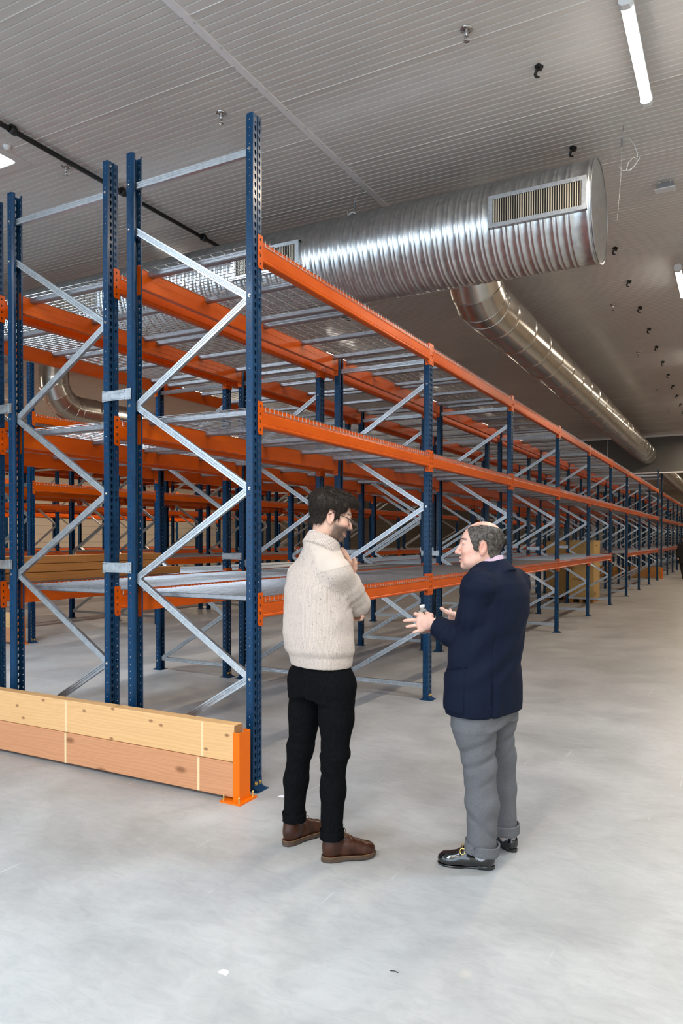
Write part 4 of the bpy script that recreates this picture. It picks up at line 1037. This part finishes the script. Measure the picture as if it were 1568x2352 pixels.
# boots
def boot(heel, toe, z0, lace_side):
    sh = lambda P: shoe_pts(P, heel, toe)
    h = np.array((*heel, 0)); t = np.array((*toe, 0)); lo = np.minimum(h, t)-.09; hi = np.maximum(h, t)+.09; lo[2] = -.008; hi[2] = .16
    def upper(P):
        q_ = sh(P); d = smin(ell(q_, (.214, 0, .040), (.064, .045, .043)), ell(q_, (.135, 0, .058), (.085, .042, .050)), .02)
        d = smin(d, ell(q_, (.052, 0, .060), (.047, .036, .056)), .02); d = smin(d, cap(q_, (.060, 0, .085), (.052, 0, .150), .043, .042), .025)
        d = smax(d, .025-q_[:, 2], .004); tg = ell(q_, (.140, 0, .098), (.060, .020, .022), roty(.55)); d = smin(d, tg, .006)
        d = d+.0012*np.exp(-(q_[:, 0]-.165-.02*np.sin(q_[:, 1]*40))**2/.00001)+.001*np.exp(-(q_[:, 0]-.085-.35*(q_[:, 2]-.03))**2/.00001)
        d = d-.0015*vnoise(q_*np.array((60, 20, 40)), 4)*sstep(q_[:, 0], .14, .18)
        return np.maximum(d, q_[:, 2]-.140)
    o = grow('boot', upper, lo, hi, .0036, m_leather, man1); o['label'] = 'brown leather lace-up boot'
    def sole(P):
        q_ = sh(P); x = q_[:, 0]; w = outline(x, 0)+.004; z = q_[:, 2]; bot = np.where((x > .098), .006+.010*np.clip((x-.24)/.045, 0, 1), 0.0)
        d = np.maximum(np.abs(q_[:, 1])-w, np.maximum(-x-.001, x-.287)); return np.maximum(d*.8, np.maximum(z-.0265, bot-z))
    grow('sole', sole, lo, hi, .0038, m_sole, o)
    u = (t-h)[:2]; u /= np.linalg.norm(u); v_ = np.array((-u[1], u[0])); W_ = lambda x, y, z: (h[0]+u[0]*x*np.linalg.norm((t-h)[:2])/.285+v_[0]*y, h[1]+u[1]*x*np.linalg.norm((t-h)[:2])/.285+v_[1]*y, z)
    b = MB(); xs_ = np.linspace(.004, .283, 26); e = [(x, float(outline(x, 0))+.0035) for x in xs_]
    lp = [W_(x, w, .028) for x, w in e]+[W_(x, -w, .028) for x, w in e[::-1]]; b.tube(lp+[lp[0]], .0019, 5); b.obj('welt', m_welt, o)
    b = MB()
    for i, x in enumerate((.118, .136, .154)):
        z = .128-.022*i; b.tube([W_(x, -.026, z-.010), W_(x-.002, 0, z+.006), W_(x, .026, z-.010)], .0022, 5)
        b.tube([W_(x, -.024, z-.010), W_(x+.008, 0, z-.004), W_(x+.014, .024, z-.024)], .002, 5)
    z = .136
    for s in (-1, 1): b.tube([W_(.112, 0, z), W_(.120, s*.025, z+.014), W_(.128, s*.042, z-.004), W_(.122, s*.030, z-.012), W_(.112, 0, z)], .0018, 5); b.tube([W_(.112, 0, z), W_(.135, s*.040, z+.004), W_(.150, s*.058, z-.022)], .0018, 5)
    b.obj('laces', m_lace, o)
boot((-.012, -.118), (.252, -.046), 0, 1); boot((-.212, .056), (-.020, .252), 0, 1)

# ------------------------------------------------------------------ man in the navy jacket
man2 = thing('person', 'balding man in a navy jacket and grey trousers gesturing with both hands', 'person', (1.566, -.262, 0), RZ)
A2 = math.atan2(.64, -.77)
hp2 = (-.015, .0, 1.560)
fw2, iv2, R2 = place(hp2, math.radians(168), -.05, 0, .955)
HO2 = dict(nose=.003, jaw=.004, jowl=1, wrinkle=1, nr=.060, neck=tuple(iv2(np.array((.040, .0, 1.44)))))
col2 = skin_col((.70, .40, .31), (.70, .24, .18), None, (.52, .22, .19), [(.066, .062, -.020), (.052, .069, -.052), (.036, .073, -.046)])
pxl = lambda px, py, f: ((px-784)*(3.62+f)/1686.1-.70, f, 1.6-(py-1235.8)*(3.62+f)/1686.1)
wl = pxl(998, 1431, .035)
palL = [pxl(966, 1413, .085), pxl(963, 1424, .088), pxl(963, 1436, .085), pxl(969, 1446, .078)]
finL = [[palL[0], pxl(955, 1410, .105), pxl(953, 1411, .130), pxl(960, 1412, .148)], [palL[1], pxl(948, 1424, .100), pxl(937, 1425, .105), pxl(929, 1426, .106)],
        [palL[2], pxl(951, 1437, .092), pxl(942, 1438.5, .094), pxl(935, 1439.5, .094)], [palL[3], pxl(961, 1449, .080), pxl(955, 1451, .080), pxl(950, 1452.5, .079)]]
thL = [pxl(990, 1414, .06), pxl(982, 1411, .10), pxl(978, 1413, .135), pxl(972, 1416, .160)]
handL = lambda P: hand_fn(P, wl, palL, finL, thL, .0155)
wr = (-.035, .345, 1.150)
palR = [(-.085, .385, 1.185), (-.088, .392, 1.168), (-.086, .398, 1.150), (-.080, .402, 1.134)]
finR = [[p, (p[0]-.010, p[1]+.042, p[2]+.006), (p[0]-.010, p[1]+.068, p[2]+.012), (p[0]-.008, p[1]+.086, p[2]+.018)] for p in palR]
thR = [(-.058, .350, 1.170), (-.100, .345, 1.190), (-.132, .345, 1.202), (-.160, .345, 1.220)]
handR = lambda P: hand_fn(P, wr, palR, finR, thR, .0155)
aL = [(-.055, -.160, 1.365), (-.070, -.135, 1.23), (-.078, -.100, 1.095)]; aLb = [(-.078, -.100, 1.095), (-.160, -.035, 1.130), (-.228, .025, 1.165)]
aR = [(.190, .160, 1.365), (.200, .215, 1.23), (.165, .265, 1.10), (.06, .31, 1.125), (-.015, .335, 1.145)]
def core2(P):
    d = core(P, [(.03, 0, .80), (.03, 0, 1.10), (.05, 0, 1.32), (.04, 0, 1.44)], [.11, .12, .10, .06])
    d = smin(d, core(P, aL+[wl], [.045, .042, .04, .027]), .02); d = smin(d, core(P, aR+[wr], [.045, .042, .04, .032, .027, .026]), .02)
    d = smin(d, core(P, [(-.05, -.085, .78), (-.025, -.09, .5), (-.015, -.09, .07)], [.075, .05, .034]), .02)
    return smin(d, core(P, [(.09, .085, .78), (.12, .1, .5), (.150, .135, .07)], [.075, .05, .034]), .02)
hv, hf = surf(lambda P: head_fn(P, HO2), (-.135, -.105, -.20), (.150, .105, .145), .0031)
parts = [(fw2(hv), hf), surf(handL, (-.41, -.01, 1.07), (-.19, .20, 1.25), .0026), surf(handR, (-.20, .31, 1.10), (-.01, .52, 1.26), .0030), surf(core2, (-.30, -.25, .02), (.29, .42, 1.50), .016)]
inst('body', np_mesh('body', parts, m_skin, {'col': lambda V: bodycol(V, iv2, col2, hp2, (.72, .42, .33))}), man2)
eyes(man2, fw2, 1)
# nails and wedding ring
b = MB(); k = np.array(palL[2])*.45+np.array(finL[2][1])*.55; ax = Vector(np.array(finL[2][1])-np.array(palL[2])).normalized(); e1 = ax.orthogonal().normalized(); e2 = ax.cross(e1)
b.tube([Vector(k)+e1*.0108*math.cos(a)+e2*.0108*math.sin(a) for a in [2*math.pi*i/20 for i in range(21)]], .0014, 6); o = b.obj('ring', m_gold, man2); o['label'] = 'gold wedding ring'
def hair2(P):
    d = smin(skull_fn(P), cap(P, (-.030, 0, -.02), (-.050, 0, -.12), .062, .060), .02)-.0035
    x, y, z = P.T
    hl = np.interp(x, [-.14, -.085, -.060, -.044, -.028, .004, .010, .030, .038, .048, .058, .14], [-.085, -.082, -.070, -.040, .030, .030, -.022, -.030, .004, .020, .055, .30])
    d = smax(d, hl-z+.007*vnoise(P*95, 16), .006)
    bald = ell(P, (-.008, 0, .137), (.118, .054, .064)); d = smax(d, -bald-.004*vnoise(P*60, 6), .004)
    s = P*np.array((70, 70, 30)); return d-.0014*vnoise(s, 2)-.0004*vnoise(P*140, 4)
hv2, hf2 = surf(hair2, (-.150, -.11, -.11), (.09, .11, .15), .0032); hn2 = normals(hv2, hf2)
def flow2(p):
    x, y, z = p.T; return np.stack([-.55-.0*x, -.0*y, -.75-.4*sstep(-x, .03, .08)], 1)
ok = np.where(np.abs(hn2[:, 2]) < .97)[0]
sv, sf = strands('hair', hv2[ok], hn2[ok], flow2, 4200, .026, .00075, m_hair2, man2, .18, 8, .0, .15)
cv = hv[(hv[:, 2] > .075) & (hv[:, 0] < .085)]; cnn = (cv-np.array((-.014, 0, .04)))/np.array((.101, .077, .089))**2; cnn /= np.linalg.norm(cnn, axis=1)[:, None]
tm = np.abs(cv[:, 1]) > .012+.02*RNG.random(len(cv)); tv, tf = strands('hair', cv[tm], cnn[tm], lambda p: np.stack([-.7+0*p[:, 0], .5*np.sign(p[:, 1]), 0*p[:, 0]], 1), 520, .026, .00045, m_hair2, man2, .12, 9)
inst('hair', np_mesh('hair', [(fw2(hv2), hf2), (fw2(sv), sf), (fw2(tv), tf)], m_hair2), man2)['label'] = 'greying hair thinning to a bald crown'
# jacket
JK = [(.752, .006, 0, .226, .158), (.80, .006, 0, .230, .162), (.92, .008, 0, .232, .162), (1.02, .014, 0, .226, .156), (1.12, .030, 0, .226, .150), (1.22, .045, 0, .228, .146), (1.32, .058, 0, .222, .138), (1.38, .060, 0, .200, .122), (1.425, .054, 0, .160, .102), (1.46, .046, 0, .115, .086), (1.49, .038, 0, .08, .07)]
jn = np.array((-.35, .29, .89)); jn = jn/np.linalg.norm(jn); jc = np.array((.034, .0, 1.458))
def armsL(P): return smin(chain(P, aL, [.080, .072, .069], .03), chain(P, aLb, [.066, .060, .054], .02), .03)
def armsR(P): return chain(P, aR, [.080, .072, .066, .056, .050], .03)
def jacket(P):
    d, lat, dep = stack(P, JK, A2, 2.25); a, b = armsL(P), armsR(P)
    x, y, z = P.T
    fo = vnoise(np.stack([x*8, y*8, z*4], 1), 31)*.008+.004*np.sin((x*.5+y*.3-z*.8)*2*math.pi/.11+2*vnoise(P*6, 35))*np.exp(-(z-1.05)**2/.02)
    # side vents and seams at the back
    for s in (-1, 1):
        sm_ = np.exp(-((lat-s*.150)/.0045)**2)*(dep < -.03)*(z < 1.30); fo = fo-.0035*sm_-.010*sm_*sstep(z, .95, .90)
        fo = fo+.006*np.exp(-((lat-s*.120)/.02)**2)*(dep < 0)*sstep(z, .95, .85)
    fo = fo-.0022*np.exp(-(lat/.004)**2)*(dep < 0)
    ph = np.degrees(np.arctan2(lat/.23, dep/.16)); rc = .02
    pk = (ph > 38)*(ph < 98)*(z > .775)*(z < .985-.0006*(98-ph)); fo = fo+.0055*pk-.005*(ph > 36)*(ph < 100)*(np.abs(z-(.985-.0006*(98-ph))) < .006)
    # wrinkles on the sleeves
    ew = np.exp(-np.sum((P-np.array((-.085, -.10, 1.13)))**2, 1)/.010); t_ = P@np.array((-.80, .45, .30))
    wr_ = ew*(.0115*np.sin(t_*2*math.pi/.042+1.5*vnoise(P*14, 5)))+.0045*vnoise(np.stack([x*16, y*16, z*22], 1), 33)*(a < .01)
    a = a-wr_; sj = np.exp(-((np.linalg.norm((P-np.array((-.048, -.135, 1.36)))*np.array((1, 1, .75)), axis=1)-.095)/.004)**2)*(z > 1.24); 
    d = smin(d, chain(P, [(.036, -.01, 1.378), (-.040, -.135, 1.372)], [.078, .078], .02), .05); d = smin(d, chain(P, [(.045, .01, 1.378), (.170, .14, 1.372)], [.078, .075], .02), .05); d = smin(d-fo, a, .006+.024*sstep(z, 1.26, 1.36)); d = smin(d, b, .026); d = d+.0030*sj
    for c, u in ((np.array(aLb[-1]), np.array(aLb[-1])-np.array(aLb[-2])), (np.array(aR[-1]), np.array(aR[-1])-np.array(aR[-2]))):
        u = u/np.linalg.norm(u); q_ = P-c; h = q_@u; rr = np.linalg.norm(q_-h[:, None]*u, axis=1); near = rr < .09
        d = np.where(near & (h > -.02), np.maximum(d, h), d); d = np.where(near & (h > -.06), np.maximum(d, -np.maximum(rr-.043, -h-.035)), d)
    d = smin(d, smax(cap(P, (.046, 0, 1.39), jc-jn*.045, .128, .092), (P-jc)@jn+.046, .008), .03)
    c = ring(P, jc, jn, .085, .0065, -.066, .004, -.30); d = smin(d, c, .004)
    d = smax(d, -cap(P, jc-jn*.04, jc+jn*.08, .068, .078), .005)
    hem = .752+.012*sstep(dep, -.02, -.12)*0
    return np.maximum(d, hem-z)
jk = grow('jacket', jacket, (-.31, -.27, .72), (.34, .44, 1.545), .0064, m_navy, man2); jk['label'] = 'navy wool jacket with side vents'
b = MB()
for i in range(4):
    p = np.array((-.229, .000, 1.1065))+i*np.array((.0105, -.012, -.0050)); b.rev([(-.003, .0), (-.003, .0065), (.001, .0065), (.003, .003), (.003, 0)], 10, lambda h, u, v: (p[0]+u, p[1]-.6*h+v*.8, p[2]-.8*h-v*.6))
b.obj('cuff_buttons', m_gold, jk)['label'] = 'row of gold cuff buttons'
grow('shirt_collar', lambda P: ring(P, jc+jn*.010, jn, .0755, .0030, -.05, .020, -.03), (-.09, -.12, 1.38), (.15, .12, 1.56), .004, m_pink, man2)['label'] = 'pink striped shirt collar'
# trousers
G1 = [(-.058, -.085, .80), (-.056, -.088, .68), (-.030, -.092, .50), (-.016, -.094, .32), (-.020, -.092, .10)]
G2 = [(.085, .080, .80), (.085, .088, .68), (.108, .105, .50), (.122, .125, .32), (.135, .132, .10)]
HP2 = [(.70, .012, 0, .19, .13), (.80, .012, 0, .195, .14), (.95, .012, 0, .18, .13)]
def slacks(P):
    a = chain(P, G1, [.108, .098, .0765, .0735, .0700], .03); b = chain(P, G2, [.105, .094, .0745, .0715, .0690], .03)
    x, y, z = P.T
    f = .0050*vnoise(np.stack([(x+y*.4)*9, (y-x*.4)*9, z*5+x*9], 1), 41)+.0035*vnoise(np.stack([x*14, y*14, z*16-x*14], 1), 42)
    for zc, sl, am in ((.625, .55, .0045), (.53, .42, .0055), (.42, .6, .003), (.22, -.9, .004)):
        f = f-am*np.exp(-((z-zc-sl*(x+.03))/.016)**2)+am*.7*np.exp(-((z-zc-.035-sl*(x+.03))/.02)**2)
    d = smin(a, b, .010); h, lat, dep = stack(P, HP2, A2); return np.maximum(smin(d, h, .04)-f, .082-z)
tr2 = grow('trousers', slacks, (-.22, -.24, .07), (.28, .24, .88), .0062, m_flannel, man2); tr2['label'] = 'grey flannel trousers with turn-ups'
for p, r_, z0, ti in ((G1[-1], .0805, .080, .10), (G2[-1], .0790, .088, 0)):
    c = np.array((p[0], p[1], z0)); n_ = np.array((ti, 0, 1.)); n_ /= np.linalg.norm(n_)
    grow('turn_up', lambda P: ring(P, c, n_, r_, .004, 0, .052)-.003*vnoise(P*25, 3), c-np.array((.10, .10, .02)), c+np.array((.10, .10, .08)), .0042, m_flannel, tr2)
def loafer(heel, toe, bit):
    sh = lambda P: shoe_pts(P, heel, toe); h = np.array((*heel, 0)); t = np.array((*toe, 0)); lo = np.minimum(h, t)-.09; hi = np.maximum(h, t)+.09; lo[2] = -.008; hi[2] = .14
    def upper(P):
        q_ = sh(P); x, y, z = q_.T; d = smin(ell(q_, (.218, 0, .030), (.062, .045, .036)), ell(q_, (.140, 0, .040), (.085, .042, .044)), .02)
        d = smin(d, ell(q_, (.052, 0, .045), (.050, .036, .048)), .02); d = smin(d, ell(q_, (.145, 0, .075), (.035, .028, .022), roty(.45)), .015)
        top = np.interp(x, [0, .02, .06, .10, .118, .124, .30], [.088, .078, .062, .066, .085, .30, .30]); d = smax(d, z-top, .004)
        d = smax(d, -ell(q_, (.062, 0, .085), (.060, .030, .055)), .004); d = smax(d, .013-z, .003)
        s = np.abs(ell(q_, (.200, 0, .055), (.060, .032, .03))); return d-.0022*np.exp(-(s/.0035)**2)*(x > .13)
    o = grow('loafer', upper, lo, hi, .0034, m_blk, man2); o['label'] = 'polished black loafer with a gold bit'
    def sole(P):
        q_ = sh(P); x = q_[:, 0]; w = outline(x, 0)-.0035; z = q_[:, 2]; bot = np.where(x > .085, .008*np.clip((x-.24)/.045, 0, 1)+.006*((x > .085)&(x < .15)), 0); d = np.maximum(np.abs(q_[:, 1])-w, np.maximum(-x-.001, x-.287))
        return np.maximum(d*.8, np.maximum(z-np.where(x < .085, .018, .011), bot-z))
    grow('sole', sole, lo, hi, .0036, m_blk, o)
    L_f = np.linalg.norm((t-h)[:2]); u = (t-h)[:2]/L_f; v_ = np.array((-u[1], u[0])); W_ = lambda x, y, z: (h[0]+u[0]*x*L_f/.285+v_[0]*y, h[1]+u[1]*x*L_f/.285+v_[1]*y, z)
    b = MB()
    for s in (-1, 1): b.tube([W_(.160+.012*math.cos(a), s*.030+s*.006*math.sin(a), .083+.013*math.sin(a)*-1) for a in [2*math.pi*i/16 for i in range(17)]], .0026, 6)
    b.tube([W_(.160, -.024, .090), W_(.160, -.01, .099), W_(.160, .01, .099), W_(.160, .024, .090)], .0032, 6); b.obj('gold_bit', m_gold, o)
    c0 = W_(.062, 0, 0)
    grow('sock', lambda P: smin(ell(sh(P), (.085, 0, .062), (.062, .031, .040)), cap(sh(P), (.062, 0, .06), (.058, 0, .14), .036, .040), .02)-.0006*np.sin(P[:, 2]*2*math.pi/.006), np.minimum(h, t)-np.array((.03, .03, 0))*1.0+np.array((0, 0, .02)), np.maximum(h, t)+np.array((.05, .05, .15)), .004, m_sock, man2)
loafer((.048, -.098), (-.222, -.030), True); loafer((.195, .085), (.045, .310), False)

# water bottle held by the man in the navy jacket
bt = np.array(pxl(969.5, 1389, .135)); bb = np.array(pxl(978, 1455, .135)); ax = Vector(bt-bb); Lb = ax.length
bo = thing('water_bottle', 'small clear water bottle with a white cap held by the man in navy', 'bottle', tuple(Vector(man2.location)+Matrix.Rotation(RZ, 3, 'Z')@Vector(bb)))
bo.rotation_mode = 'QUATERNION'; bo.rotation_quaternion = (Matrix.Rotation(RZ, 3, 'Z')@ax).to_track_quat('Z', 'Y')
pr = [(0, 0), (.001, .022), (.006, .0285), (.014, .0295)]
for i in range(5): z = .02+i*.0135; pr += [(z, .0295), (z+.004, .0280), (z+.009, .0280), (z+.0125, .0295)]
pr += [(.092, .0295), (.105, .0285), (.120, .022), (.130, .014), (.134, .0115), (Lb-.013, .0115)]
MB().rev(pr, 28, lambda h, u, v: (u, v, h)).obj('bottle_body', m_clear, bo)
MB().rev([(Lb-.016, 0), (Lb-.016, .0140), (Lb-.003, .0140), (Lb, .012), (Lb, 0)], 24, lambda h, u, v: (u, v, h)).obj('cap', m_white, bo)

# ------------------------------------------------------------------ distant person in black
man3 = thing('person', 'distant person in a long black coat and black trousers walking down the open aisle', 'person', (.80, 28.4, 0), RZ+.3)
o3 = dict(nr=.055)
fw3, iv3, R3 = place((0, -.02, 1.60), 1.2, .05)
hv, hf = surf(lambda P: head_fn(P, o3), (-.135, -.105, -.2), (.15, .105, .145), .006)
hd = lambda P: smin(chain(P, [(.28, -.02, .86), (.285, -.05, .80), (.28, -.06, .76)], [.03, .03, .02], .02), chain(P, [(-.28, .02, .86), (-.285, -.01, .80), (-.28, -.03, .76)], [.03, .03, .02], .02), .001)
inst('body', np_mesh('body', [(fw3(hv), hf), surf(hd, (-.34, -.12, .70), (.34, .08, .92), .012)], m_skin, {'col': lambda V: np.tile((.5, .3, .22), (len(V), 1))}), man3)
hv, hf = surf(lambda P: smax(ell(P, (-.018, 0, .044), (.11, .086, .098)), np.interp(P[:, 0], [-.1, .03, .09], [-.07, .0, .09])-P[:, 2], .01), (-.14, -.1, -.1), (.11, .1, .16), .008)
inst('hair', np_mesh('hair', [(fw3(hv), hf)], m_hair1), man3)
m_coat = M('black_cloth', (.008, .008, .009), .85)
def coat(P):
    d, lat, dep = stack(P, [(.62, 0, 0, .25, .18), (.9, 0, 0, .23, .16), (1.15, 0, 0, .20, .14), (1.35, 0, 0, .22, .13), (1.42, 0, 0, .15, .10), (1.47, 0, 0, .07, .07)], 1.57)
    for s in (-1, 1): d = smin(d, chain(P, [(s*.20, 0, 1.36), (s*.26, .02, 1.12), (s*.28, -.01, .88)], [.07, .06, .05], .03), .03)
    return d
grow('coat', coat, (-.38, -.25, .6), (.38, .25, 1.5), .016, m_coat, man3)
grow('trousers', lambda P: smin(chain(P, [(.09, 0, .75), (.10, .05, .45), (.11, .12, .09)], [.10, .075, .06], .03), chain(P, [(-.09, 0, .75), (-.10, -.03, .45), (-.11, -.12, .09)], [.10, .075, .06], .03), .02), (-.22, -.25, .03), (.22, .25, .88), .015, m_coat, man3)
grow('shoe', lambda P: np.maximum(smin(ell(P, (.11, .08, .04), (.05, .14, .055)), ell(P, (-.11, -.16, .04), (.05, .14, .055)), .001), -P[:, 2]), (-.2, -.33, -.02), (.2, .25, .12), .012, m_blk, man3)

# ------------------------------------------------------------------ litter on the floor
scrap([(-.02, -.012), (.018, -.016), (.022, .008), (-.008, .014)], .006, m_shirt, 'small torn white paper scrap near the foot of the tall corner post', (.20, .02))
scrap([(-.02, -.010), (.020, -.012), (.018, .010), (-.016, .012)], .005, m_trim, 'pale torn paper scrap on the empty concrete in front of both men', (1.02, -1.63))
b = MB(); b.tube([(-.016, 0, .002), (.0, .004, .003), (.016, .002, .002)], .0014, 5); tag(b.obj('dark_sliver', m_black, None, (1.57, -1.33, 0)), 'thin dark sliver lying on the concrete in front of the loafers', 'scrap')
